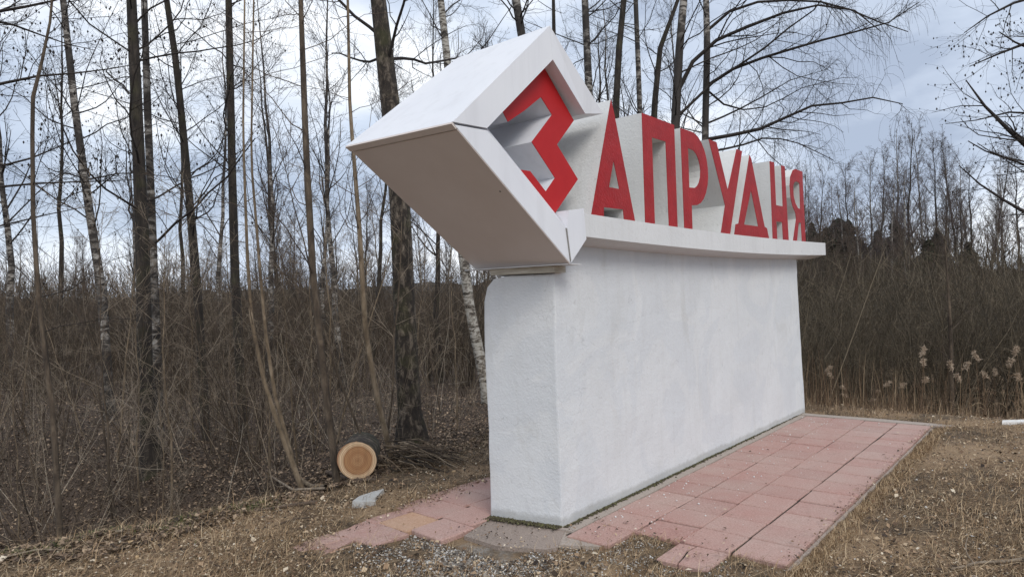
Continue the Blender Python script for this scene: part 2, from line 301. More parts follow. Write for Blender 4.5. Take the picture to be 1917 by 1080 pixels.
# pedestal: cross-section swept along the wall, then roughened by a few millimetres
def pedestal():
    bm = bmesh.new(); prof = [(-2.946, 0.0), (-2.946, 1.82), (-3.30, 1.82), (-3.44, 1.80), (-3.50, 1.74), (-3.535, 1.62), (-3.535, 0.0)]
    segs = np.linspace(0, 1, 2); rings = []
    for s in segs:
        ring = []
        for (b_, z) in prof:
            f = (b_ + 2.946) / -.589; a0 = 3.97 - .115 * f; a_ = a0 + (9.375 - a0) * s
            ring.append(bm.verts.new(W(a_, b_ + (.045 * s * (1 - z / 1.82) if f == 0 else 0), -.12 if z == 0 else z)))
        rings.append(ring)
    n = len(prof)
    for i in range(n): bm.faces.new([rings[0][i], rings[1][i], rings[1][(i + 1) % n], rings[0][(i + 1) % n]])
    bm.faces.new(rings[0]); bm.faces.new(rings[1][::-1])
    # upper course under the ledge
    fr = [(3.985, 1.82), (9.375, 1.82), (9.375, 2.06), (6.7, 2.02), (4.30, 2.06), (4.13, 2.06), (3.985, 1.90)]
    f_ = [bm.verts.new(W(a_, -2.946, z)) for a_, z in fr]; k_ = [bm.verts.new(W(a_, -3.50, z)) for a_, z in fr]; n = len(fr)
    bm.faces.new(f_); bm.faces.new(k_[::-1])
    for i in range(n): bm.faces.new([f_[i], k_[i], k_[(i + 1) % n], f_[(i + 1) % n]])
    bmesh.ops.recalc_face_normals(bm, faces=bm.faces)
    bmesh.ops.bevel(bm, geom=[e for e in bm.edges if e.calc_face_angle(0) > .6 and e.calc_length() > .3 and not (all(abs(v.co.z - 1.821) < .004 for v in e.verts) and all(abs(v.co @ Vector(B) + 2.946) < .06 for v in e.verts))], offset=.012, segments=2, affect='EDGES', profile=.6)
    bmesh.ops.triangulate(bm, faces=[f for f in bm.faces if len(f.verts) > 4])
    for _ in range(5):
        es = [e for e in bm.edges if e.calc_length() > .16]
        if not es: break
        bmesh.ops.subdivide_edges(bm, edges=es, cuts=1, use_grid_fill=True)
    co = np.array([v.co[:] for v in bm.verts]); dx = fbm(co[:, 0] * 3 + co[:, 1] * 2, co[:, 2] * 3, 2) * .016
    for v, d in zip(bm.verts, dx): v.co += Vector(B) * float(d) + Vector(A) * float(d) * .7
    for v in bm.verts: v.co -= Vector(SGL)
    me = bpy.data.meshes.new('pedestal_wall'); bm.to_mesh(me); bm.free(); me.materials.append(M['wall']); return me
obj('pedestal_wall', pedestal(), SG)
# ledge with a gentle sag
aa = np.linspace(4.10, 10.0, 25); u = (aa - 4.10) / 5.9; sag = .040 * np.sin(np.pi * u) ** .9
V = []; 
for a_, s in zip(aa, sag):
    zt, zb = 2.243 - s * .72, 2.076 - s
    for (b_, z) in ((-2.746, zt), (-2.746, zb), (-2.955, zb - .045), (-3.52, zb - .045), (-3.70, zb), (-3.70, zt)): V.append(W(a_, b_, z))
F = [[i * 6 + k, (i + 1) * 6 + k, (i + 1) * 6 + (k + 1) % 6, i * 6 + (k + 1) % 6] for i in range(24) for k in range(6)] + [list(range(6)), list(range(149, 143, -1))]
sp('ledge', V, F, M['ledge'])
def ledge_top(a_): return 2.243 - .040 * math.sin(math.pi * min(max((a_ - 4.1) / 5.9, 0), 1)) ** .9 * .72
# gusset between the arrow frame and the ledge
fr = [(3.908, 1.885), (4.108, 2.058), (4.088, 2.278), (3.90, 2.25), (3.872, 2.121)]
sp('gusset', *prism([W(a_, -2.742, z) for a_, z in fr], [W(a_, -3.55, z) for a_, z in fr]), M['panel'])
fr = [(3.862, 2.125), (3.872, 2.121), (3.906, 1.90), (3.898, 1.895)]
sp('seam', *prism([W(a_, -2.7395, z) for a_, z in fr], [W(a_, -2.80, z) for a_, z in fr]), M['dark_gap'])
# arrow frame
b0 = -2.746
Lf, Tf, Rf, Bf = (2.79, 2.677), (3.758, 3.50), (4.406, 3.016), (3.904, 1.881)
Li, Ti, Ri = (3.082, 2.688), (3.781, 3.273), (4.187, 2.98)
def bk(p, d, dz=0): return W(p[0], b0 - d, p[1] + dz)
AF = sp('upper_left_panel', *prism([W(Lf[0], b0, Lf[1]), W(Tf[0], b0, Tf[1]), W(Ti[0], b0, Ti[1]), W(Li[0], b0, Li[1])], [bk(Lf, 1.0, .03), bk(Tf, .88), bk(Ti, .88), bk(Li, .97, .02)]), M['panel'])
sp('upper_right_panel', *prism([W(Tf[0] + .0005, b0, Tf[1]), W(Rf[0], b0 - .004, Rf[1]), W(Ri[0], b0 - .02, Ri[1]), W(Ti[0] + .0005, b0, Ti[1])], [bk(Tf, .88), bk(Rf, .88), bk(Ri, .88), bk(Ti, .88)]), M['panel'])
Lo = (2.800, 2.662)
sp('lower_panel', *prism([W(*((Lo[0], b0, Lo[1]))), W(Bf[0], b0, Bf[1]), W(3.871, b0 - .002, 2.121), W(3.886, b0 - .10, 2.236), W(3.195, b0 - .10, 2.725), W(3.084, b0 - .006, 2.676)],
   [bk(Lo, .985, .03), bk(Bf, .89), bk((3.871, 2.121), .88), bk((3.80, 2.236), .88), bk((3.195, 2.725), .97), bk((3.084, 2.676), .97)]), M['panel'])
def off(p, q, d): v = np.array(q) - np.array(p); n = v / np.linalg.norm(v); return np.cross(n, [0, 0, 1]) * 0
# added skin painting underside shade in taupe, 4 mm proud of the lower panel
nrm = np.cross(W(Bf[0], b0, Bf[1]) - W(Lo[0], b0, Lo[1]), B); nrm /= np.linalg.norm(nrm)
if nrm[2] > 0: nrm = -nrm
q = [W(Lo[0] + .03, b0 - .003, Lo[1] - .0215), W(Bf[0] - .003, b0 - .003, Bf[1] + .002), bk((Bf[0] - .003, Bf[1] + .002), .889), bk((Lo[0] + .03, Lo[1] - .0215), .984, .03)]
sp('soffit_shade_skin', *prism([p + nrm * .006 for p in q], [p - nrm * .001 for p in q]), M['soffit'])
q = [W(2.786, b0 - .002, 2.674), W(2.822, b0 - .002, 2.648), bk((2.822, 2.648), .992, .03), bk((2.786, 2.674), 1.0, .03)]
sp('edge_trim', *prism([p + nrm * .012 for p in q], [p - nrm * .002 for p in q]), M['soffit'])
# screw heads on the lower panel
def disc(c, n, r, h, k=8):
    n = n / np.linalg.norm(n); u_ = np.cross(n, [0, 0, 1]); u_ /= np.linalg.norm(u_); v_ = np.cross(n, u_)
    f_ = [c + r * (math.cos(2 * math.pi * i / k) * u_ + math.sin(2 * math.pi * i / k) * v_) + n * h for i in range(k)]; return prism(f_, [p - n * h * 2 for p in f_])
for px, py in ((884, 271), (937, 357)):
    d = ray(px, py); t_ = (b0 - .02 - B @ CAM) / (B @ d)
    if px == 937: 
        p0 = W(Lo[0], b0, Lo[1]); t_ = (nrm @ (p0 - CAM)) / (nrm @ d); sp('screw', *disc(CAM + d * t_, nrm, .007, .009), M['dark_gap'])
    else: sp('screw', *disc(CAM + d * t_, B, .006, .006), M['dark_gap'])
# wooden packing between the pedestal and the frame
sp('packing_plank', *prism([W(3.93, -2.90, 1.825), W(4.06, -2.90, 1.825), W(4.06, -2.90, 1.872), W(3.915, -2.90, 1.872)], [W(3.85, -3.44, 1.828), W(4.06, -3.44, 1.828), W(4.06, -3.44, 1.872), W(3.83, -3.44, 1.872)]), M['old_wood'])
sp('flashing', *prism([W(3.885, -2.76, 1.874), W(4.06, -2.76, 1.874), W(4.06, -2.76, 1.880), W(3.885, -2.76, 1.880)], [W(3.79, -3.66, 1.874), W(4.06, -3.66, 1.874), W(4.06, -3.66, 1.880), W(3.79, -3.66, 1.880)]), M['ledge'])
# letters
def arc(cx, cz, rx, rz, a0, a1, n=7): return [(cx + rx * math.cos(math.radians(a0 + (a1 - a0) * i / (n - 1))), cz + rz * math.sin(math.radians(a0 + (a1 - a0) * i / (n - 1)))) for i in range(n)]
def letter(loops, bf, depth, body_mat, face_mat, label=None, back_shift=0, jit=.0):
    rg = random.Random(len(loops[0]) * 7 + int(loops[0][0][0] * 100))
    def shape(bq, thick, mat, name, parent):
        bm = bmesh.new(); fronts = []
        for lp in loops:
            vs_ = [bm.verts.new(W(a_, bq, z)) for a_, z in lp]; fronts.append(vs_)
            for i in range(len(vs_)): bm.edges.new((vs_[i], vs_[(i + 1) % len(vs_)]))
        bmesh.ops.triangle_fill(bm, use_beauty=True, use_dissolve=False, edges=bm.edges[:])
        ff = bm.faces[:]; back = {}
        for lp in fronts:
            for v in lp: back[v] = bm.verts.new(v.co - Vector(B) * thick)
        for f in ff: bm.faces.new([back[v] for v in reversed(f.verts)])
        for lp in fronts:
            for i in range(len(lp)): v, w_ = lp[i], lp[(i + 1) % len(lp)]; bm.faces.new([v, w_, back[w_], back[v]])
        bmesh.ops.recalc_face_normals(bm, faces=bm.faces)
        for v in bm.verts: v.co -= Vector(SGL)
        me = bpy.data.meshes.new(name); bm.to_mesh(me); bm.free(); me.materials.append(mat); return obj(name, me, parent)
    o = shape(bf - .004, depth, body_mat, 'letter', SG); f = shape(bf, .0045, face_mat, 'letter_face', o)
    if label: o['label'] = label
    return o
Z0 = [(3.795, 3.268), (3.33, 2.885), (3.40, 2.80), (3.58, 2.908), (3.764, 3.034), (3.886, 2.933), (3.644, 2.705), (3.895, 2.489), (3.783, 2.382), (3.616, 2.504), (3.42, 2.50), (3.38, 2.47), (3.83, 2.17), (3.88, 2.238), (4.18, 2.51), (3.933, 2.73), (4.154, 2.939)]
letter([Z0], -2.846, .72, M['panel'], M['red_panel'], 'large angular letter З set back inside the arrow frame')
zt = 3.12
def q_(a_): return ledge_top(a_) - .015
LET = []
LET.append(([[(4.195, q_(4.2)), (4.53, 3.145), (4.565, 3.06), (4.835, q_(4.8)), (4.66, q_(4.66)), (4.652, 2.312), (4.372, 2.308), (4.368, q_(4.37))], [(4.455, 2.467), (4.535, 2.68), (4.605, 2.467)]], 'А'))
LET.append(([[(4.995, q_(5)), (5.005, 3.132), (5.578, 3.128), (5.572, q_(5.57)), (5.410, q_(5.41)), (5.405, 2.955), (5.160, 2.953), (5.158, q_(5.16))]], 'П'))
LET.append(([[(5.705, q_(5.7)), (5.70, 3.122), (5.93, 3.125)] + arc(5.93, 2.785, .325, .34, 80, -80, 12) + [(5.872, 2.440), (5.869, q_(5.87))],
             [(5.835, 2.600), (5.838, 2.960)] + arc(5.90, 2.780, .185, .18, 75, -75, 9)], 'Р'))
LET.append(([[(6.298, 3.112), (6.478, 3.110), (6.715, 2.66), (6.985, 3.112), (7.135, 3.112), (6.725, q_(6.7)), (6.50, q_(6.5)), (6.632, 2.498)]], 'У'))
LET.append(([[(6.835, q_(6.83)), (6.885, 2.325), (6.962, 2.335), (7.343, 3.10), (7.388, 3.065), (7.714, 2.343), (7.786, 2.33), (7.848, q_(7.85))], [(7.11, 2.333), (7.345, 2.72), (7.519, 2.335)]], 'Д'))
LET.append(([[(7.962, q_(7.96)), (7.958, 3.112), (8.103, 3.115), (8.115, 2.617), (8.345, 2.619), (8.343, 3.112), (8.468, 3.114), (8.51, q_(8.5)), (8.31, q_(8.3)), (8.30, 2.43), (8.10, 2.425), (8.115, q_(8.1))]], 'Н'))
LET.append(([[(9.165, q_(9.1)), (9.135, 3.128), (8.86, 3.128), (8.76, 3.10), (8.66, 3.01), (8.625, 2.90), (8.640, 2.75), (8.70, 2.65), (8.795, 2.58), (8.82, 2.50), (8.665, q_(8.66)), (8.815, q_(8.8)), (8.915, 2.462), (9.0, 2.462), (9.015, q_(9.0))],
             [(8.757, 2.90), (8.80, 2.955), (8.88, 2.975), (9.003, 2.965), (8.995, 2.640), (8.91, 2.64), (8.81, 2.70), (8.757, 2.79)]], 'Я'))
for loops, ch in LET: letter(loops, -2.752, .78, M['concrete'], M['red_paint'], 'red fronted block letter ' + ch)

# ------------------------------------------------------------------ paving
PV = bpy.data.objects.new('pavement', None); COL.objects.link(PV); tag(PV, 'worn red concrete paving round the foot of the sign', kind='structure')
rg = random.Random(4)
def tile_mesh(name, poly, mat, th=.05, seed=0):
    # chamfered slab from a plan polygon in its own axes
    n = len(poly); c = np.mean(poly, 0); r2 = random.Random(seed)
    V = [(x, y, -th) for x, y in poly] + [(x, y, -.008) for x, y in poly]
    for x, y in poly: d = c - np.array([x, y]); d = d / np.linalg.norm(d) * .008; V.append((x + d[0], y + d[1], 0))
    V.append((c[0], c[1], r2.uniform(-.0015, .001)))
    F = [[i, (i + 1) % n, (i + 1) % n + n, i + n] for i in range(n)] + [[i + n, (i + 1) % n + n, (i + 1) % n + 2 * n, i + 2 * n] for i in range(n)] + [[i + 2 * n, (i + 1) % n + 2 * n, 3 * n] for i in range(n)]
    return mesh_py(name, V, F, mat)
TA, TB = .33, .3455
def sq(rnd, j=.002): 
    r2 = random.Random(rnd); h, k = TA / 2 - .0062, TB / 2 - .0055; return [(s * h + r2.uniform(-j, j), t * k + r2.uniform(-j, j)) for s, t in ((-1, -1), (1, -1), (1, 1), (-1, 1))]
tm = [tile_mesh('tile', sq(i, .0025), M['tile'], seed=i) for i in range(5)]
tm += [tile_mesh('tile', [p for p in sq(9)[:2]] + [(.16, .08), (.10, .168), (-.163, .168)], M['tile'], seed=9)]
tmo = tile_mesh('tile', sq(11), M['tile_orange'], seed=3); tmg = tile_mesh('tile', sq(12), M['tile_grey'], seed=4)
yaw = math.atan2(A[1], A[0])
def place_tile(me, a_, b_, dz=0, rot=0, tilt=.0):
    o = obj('tile', me, PV, W(a_, b_, dz)); o.rotation_euler = (rg.uniform(-tilt, tilt), rg.uniform(-tilt, tilt), yaw + rot); return o
def cell(i, j): return 4.174 + TA * (j + .5), -2.822 + TB * (i + .5)
# note the tile frame: x along the wall, y to its left (towards -b)
for i in range(4):
    js = {0: range(-1, 15), 1: range(0, 15), 2: range(0, 15), 3: range(0, 15)}[i]
    for j in js:
        a_, b_ = cell(i, j); off_ = .012 * math.sin(j * .8 + i) if i == 3 else 0
        place_tile(tm[rg.randrange(5)], a_ + rg.uniform(-.0015, .0015) + off_ * .3, b_ + (.006 if i == 3 else 0), rg.uniform(-.005, .003), rg.uniform(-.007, .007), .011)
# cracked tile at the near edge
a_, b_ = cell(2, -1); h, k = TA / 2 - .003, TB / 2 - .003
for k_, pl in enumerate(([(-h, -k), (-h + .0, .02), (-.06, .035), (.06, .06), (h, .045), (h, -k)], [(-h, .03), (-.06, .045), (.06, .07), (h, .055), (h, k), (-h, k)])):
    o = place_tile(tile_mesh('tile', pl, M['tile'], seed=20 + k_), a_, b_, -.004 - .003 * k_, .004 * k_, .004); o['label'] = 'half of the cracked paving tile'
M['bed'] = mat_bed = new_mat('dark_joint_dirt')[0]; _b = mat_bed.node_tree.nodes['Principled BSDF']; _b.inputs['Base Color'].default_value = (.035, .027, .019, 1); _b.inputs['Roughness'].default_value = 1
for pl in ([(3.88, -2.85), (3.88, -2.50), (4.21, -2.50), (4.21, -2.10), (3.88, -2.10), (3.88, -1.82), (4.21, -1.82), (4.21, -1.45), (9.2, -1.45), (9.2, -2.85)], [(3.42, -4.08), (3.32, -3.86), (3.45, -3.66), (3.85, -3.56), (9.2, -3.45), (9.2, -4.30), (4.6, -4.26)]):
    obj('joint_dirt', mesh_py('joint_dirt', *prism([W(a_, b_, -.013) for a_, b_ in pl], [W(a_, b_, -.045) for a_, b_ in pl]), mat_bed), PV)
# strips: mortar at the wall foot, concrete edging on the far and outer sides
def strip(name, pts, mat, z=.0, th=.05, label=None, seed=0):
    V, F = prism([W(a_, b_, z) for a_, b_ in pts], [W(a_, b_, z - th) for a_, b_ in pts]); o = obj(name, mesh_py(name, V, F, mat), PV)
    if label: o['label'] = label
def wavy(a0, a1, b_in, b_out, n, seed, amp): 
    r2 = random.Random(seed); s = np.linspace(a0, a1, n); return [(x, b_in) for x in s] + [(x, b_out + r2.uniform(-amp, amp)) for x in s[::-1]]
strip('mortar_strip', wavy(3.93, 9.13, -2.826, -2.96, 24, 1, .0), M['mortar'], -.002)
strip('edging_strip', wavy(4.0, 9.13, -1.434, -1.416, 60, 2, .012), M['mortar'], -.026)
strip('edging_strip', [(9.128, -3.5), (9.128, -1.33), (9.27, -1.22), (9.30, -2.0), (9.27, -2.7), (9.30, -3.5)], M['mortar'], .004)
# paving behind and in front of the pier end
def left_cell(c, r): # c columns away from the wall, r rows towards the viewer
    e1 = np.array([-math.cos(.07), math.sin(.07)]); e2 = np.array([-math.sin(.07), -math.cos(.07)])
    p = np.array([4.62, -3.56]) + e1 * (r * .33) + e2 * (c * .335); return p
pts_l = []
for c in range(2):
    for r in range(-13, 7):
        if c == 0 and r > 3: continue
        if c == 1 and r > 4: continue
        p = left_cell(c + .5, r + .5); me = tm[rg.randrange(6)]
        if (c, r) == (1, 3): me = tmo
        place_tile(me, p[0], p[1], rg.uniform(-.006, .002), -.07 + rg.uniform(-.012, .012), .012)
for r in range(-13, 6):
    p = left_cell(2.28, r + .5); r2 = random.Random(60 + r); half = tile_mesh('tile', [(-.16, -.08 + r2.uniform(-.03, .03)), (.16, -.08 + r2.uniform(-.03, .03)), (.16, .09), (-.16, .09)], M['tile'], seed=50 + r)
    V_ = half.vertices
    for v in V_: v.co.y = -v.co.y
    half.flip_normals(); place_tile(half, p[0], p[1], -.008, -.07, .02)
o = obj('slab', mesh_py('slab', *prism([W(a_, b_, -.012) for a_, b_ in ((3.84, -3.52), (3.455, -3.43), (3.44, -3.1), (3.575, -2.80), (3.66, -2.76), (3.99, -2.93))], [W(a_, b_, -.06) for a_, b_ in ((3.84, -3.52), (3.455, -3.43), (3.44, -3.1), (3.575, -2.80), (3.66, -2.76), (3.99, -2.93))]), M['tile_grey']), PV); o['label'] = 'grey mossy slab at the end of the pier'
o = obj('slab', mesh_py('slab', *prism([W(a_, b_, -.016) for a_, b_ in ((3.95, -2.955), (3.69, -2.80), (3.86, -2.50), (4.0, -2.83))], [W(a_, b_, -.065) for a_, b_ in ((3.95, -2.955), (3.69, -2.80), (3.86, -2.50), (4.0, -2.83))]), M['mortar']), PV)
strip('sunken_strip', [(3.35, -4.26), (2.9, -4.22), (2.45, -4.05), (2.50, -3.93), (2.78, -3.98), (3.1, -4.05), (3.35, -4.08)], M['tile'], -.012)
o = obj('tile', tmo, PV, W(2.80, -3.86, -.014)); o.rotation_euler = (.02, -.01, yaw - .25); o.scale = (1.1, .62, 1); o['label'] = 'orange tile sunk in the grit'
o = obj('tile', tmg, PV, W(2.52, -3.70, -.02)); o.rotation_euler = (.02, .0, yaw - .5); o.scale = (.5, .5, 1); o['label'] = 'broken grey piece of tile in the grass'

# ------------------------------------------------------------------ branching plants
def tubes(P_, R_, sides):
    T, n, _ = P_.shape
    tan = np.gradient(P_, axis=1); tan /= np.linalg.norm(tan, axis=2, keepdims=True) + 1e-9
    ref = np.where(np.abs(tan[:, :1, 2:3]) > .8, np.array([1., 0, 0]), np.array([0, 0, 1.])); ref = np.broadcast_to(ref, P_.shape)
    u_ = np.cross(tan, ref); u_ /= np.linalg.norm(u_, axis=2, keepdims=True) + 1e-9; v_ = np.cross(tan, u_)
    an = np.arange(sides) * 2 * np.pi / sides
    ring = P_[:, :, None, :] + R_[:, :, None, None] * (np.cos(an)[None, None, :, None] * u_[:, :, None, :] + np.sin(an)[None, None, :, None] * v_[:, :, None, :])
    idx = np.arange(T * n * sides).reshape(T, n, sides); a_ = idx[:, :-1]; b_ = idx[:, 1:]
    F = np.stack([a_, np.roll(a_, -1, 2), np.roll(b_, -1, 2), b_], -1).reshape(-1, 4)
    return ring.reshape(-1, 3), F
def join(parts):
    V, F, k = [], [], 0
    for v, f in parts: V.append(v); F.append(f + k); k += len(v)
    return np.concatenate(V), np.concatenate(F)
def sprout(par, rad, k, rng, ratio=.5, ang=(35, 65), m=5, trop=.05, jit=.18, tmin=.15, rr=.55, minr=.002, lenabs=None, tmax=1.0, droop=0, keep=1.0):
    T, n, _ = par.shape; t = rng.uniform(tmin, tmax, (T, k)) * (n - 1) * .999; i0 = t.astype(int); f = (t - i0)[..., None]
    ar = np.arange(T)[:, None]; p0 = par[ar, i0] * (1 - f) + par[ar, i0 + 1] * f; tg = par[ar, i0 + 1] - par[ar, i0]; tg /= np.linalg.norm(tg, axis=2, keepdims=True) + 1e-9
    r0 = (rad[ar, i0] * (1 - f[..., 0]) + rad[ar, i0 + 1] * f[..., 0]) * rr * rng.uniform(.7, 1, (T, k))
    pr = rng.normal(size=(T, k, 3)); pr -= (pr * tg).sum(2, keepdims=True) * tg; pr /= np.linalg.norm(pr, axis=2, keepdims=True) + 1e-9
    an = np.radians(rng.uniform(*ang, (T, k)))[..., None]; d = np.cos(an) * tg + np.sin(an) * pr
    pl = np.linalg.norm(np.diff(par, axis=1), axis=2).sum(1)[:, None]
    ln = (pl * ratio if lenabs is None else lenabs) * rng.uniform(.55, 1.15, (T, k)) * (1.1 - .55 * t / (n - 1))
    pts = [p0]; st = (ln / (m - 1))[..., None]
    for s in range(m - 1):
        d = d + rng.normal(size=d.shape) * jit + np.array([0, 0, trop - droop * (s + 1)]); d /= np.linalg.norm(d, axis=2, keepdims=True) + 1e-9; pts.append(pts[-1] + d * st)
    Pn = np.stack(pts, 2).reshape(T * k, m, 3); r0 = np.maximum(r0.reshape(-1), minr); Rn = np.maximum(r0[:, None] * np.linspace(1, .35, m)[None], minr * .7)
    if keep < 1: s = rng.random(len(Pn)) < keep; Pn, Rn = Pn[s], Rn[s]
    return Pn, Rn
def resample(pts, rad, n):
    pts = np.asarray(pts); d = np.r_[0, np.cumsum(np.linalg.norm(np.diff(pts, axis=0), axis=1))]; s = np.linspace(0, d[-1], n)
    return np.stack([np.interp(s, d, pts[:, i]) for i in range(3)], 1), np.interp(s, d, rad)
def buds(ends, rng, size=.012):
    n = len(ends); o_ = np.array([[1, 0, 0], [-.5, .87, 0], [-.5, -.87, 0], [0, 0, 1.6], [0, 0, -1.6]]) * size
    V = ends[:, None, :] + o_[None] * rng.uniform(.6, 1.3, (n, 1, 1)); b_ = (np.arange(n) * 5)[:, None, None]
    F = np.array([[0, 1, 3, 3], [1, 2, 3, 3], [2, 0, 3, 3], [1, 0, 4, 4], [2, 1, 4, 4], [0, 2, 4, 4]])
    F = b_ + F[None]; return V.reshape(-1, 3), F.reshape(-1, 4)
def tree(name, label, cat, path, radii, bark_m, twig_m, seed, n1=26, len1=2.2, up=.06, ang1=(45, 80), n2=6, n3=5, group=None, t0=.25, sides=10, droop=0, minr=.0022, cone=0, trunk_n=26, rr1=.24, extra=None, wig=.0, t1=.99):
    rng = np.random.default_rng(seed); tp, tr = resample(path, radii, trunk_n)
    if wig: w_ = rng.normal(size=(trunk_n, 3)) * wig; w_[:, 2] = 0; w_[0] = 0; tp = tp + np.cumsum(w_, 0) * .3 + w_ * .5
    base = tp[0].copy(); root = thing(name, base, label, cat, group)
    Vt, Ft = tubes((tp - base)[None], tr[None], sides)
    flare = Vt.copy(); h = Vt[:, 2]; k = 1 + .55 * np.exp(-np.maximum(h, 0) / .16) if tr[0] > .09 else 1 + 0 * h
    ax = np.stack([np.interp(h, tp[:, 2] - base[2], tp[:, 0] - base[0]), np.interp(h, tp[:, 2] - base[2], tp[:, 1] - base[1])], 1)
    Vt[:, :2] = ax + (Vt[:, :2] - ax) * k[:, None]
    rough_ = fbm(np.arctan2(Vt[:, 1], Vt[:, 0]) * 3 + 50, Vt[:, 2] * 2.5, seed) * .16; Vt[:, :2] = ax + (Vt[:, :2] - ax) * (1 + rough_)[:, None]
    obj('trunk', mesh_np('trunk', Vt, Ft, bark_m, True), root)
    parts = []; ends = []
    P1, R1 = sprout((tp - base)[None], tr[None], n1, rng, ang=ang1, m=8, trop=up, jit=.15, tmin=t0, tmax=t1, rr=rr1, minr=.004, lenabs=len1, droop=droop)
    if extra: 
        for ep, er in extra:
            e1, e2 = resample(np.asarray(ep) - base, er, 8); P1 = np.concatenate([P1, e1[None]]); R1 = np.concatenate([R1, e2[None]])
    parts.append(tubes(P1, R1, 5))
    P2, R2 = sprout(P1, R1, n2 + 2, rng, ratio=.45, ang=(30, 65), m=6, trop=up * .6, jit=.16, tmin=.15, rr=.5, minr=minr, droop=droop); parts.append(tubes(P2, R2, 3))
    if n3:
        P3, R3 = sprout(P2, R2, n3 + (2 if n3 > 3 else 1), rng, ratio=.5, ang=(30, 70), m=4, trop=.02, jit=.2, tmin=.1, rr=.5, minr=minr * .8, droop=droop * 1.5); parts.append(tubes(P3, R3, 3))
        if cone: e_ = P3[:, -1]; s = rng.random(len(e_)) < cone; parts.append(buds(e_[s], rng, .014))
    V_, F_ = join(parts); obj('crown', mesh_np('crown', V_, F_, twig_m), root)
    return root
def pixpath(pts, D, zend=12.5, lean_cap=.12):
    pw = [P(px, py, D) for px, py, w_ in pts]; rd = [w_ * .80 / 2 * D / FPX for _, _, w_ in pts]
    d = pw[-1] - pw[-2]; d = d / d[2]; d[:2] = np.clip(d[:2], -lean_cap, lean_cap)
    if pw[-1][2] < zend: pw.append(pw[-1] + d * (zend - pw[-1][2])); rd.append(rd[-1] * .35)
    g = land(pw[0][0], pw[0][1]) - .06; d0 = pw[1] - pw[0]; d0 = d0 / d0[2]; 
    if pw[0][2] > g + .05: pw.insert(0, pw[0] - d0 * (pw[0][2] - g)); rd.insert(0, rd[0] * 1.02)
    else: pw[0] = pw[0] + (g - pw[0][2]) * d0
    return pw, rd
TW = M['twig']
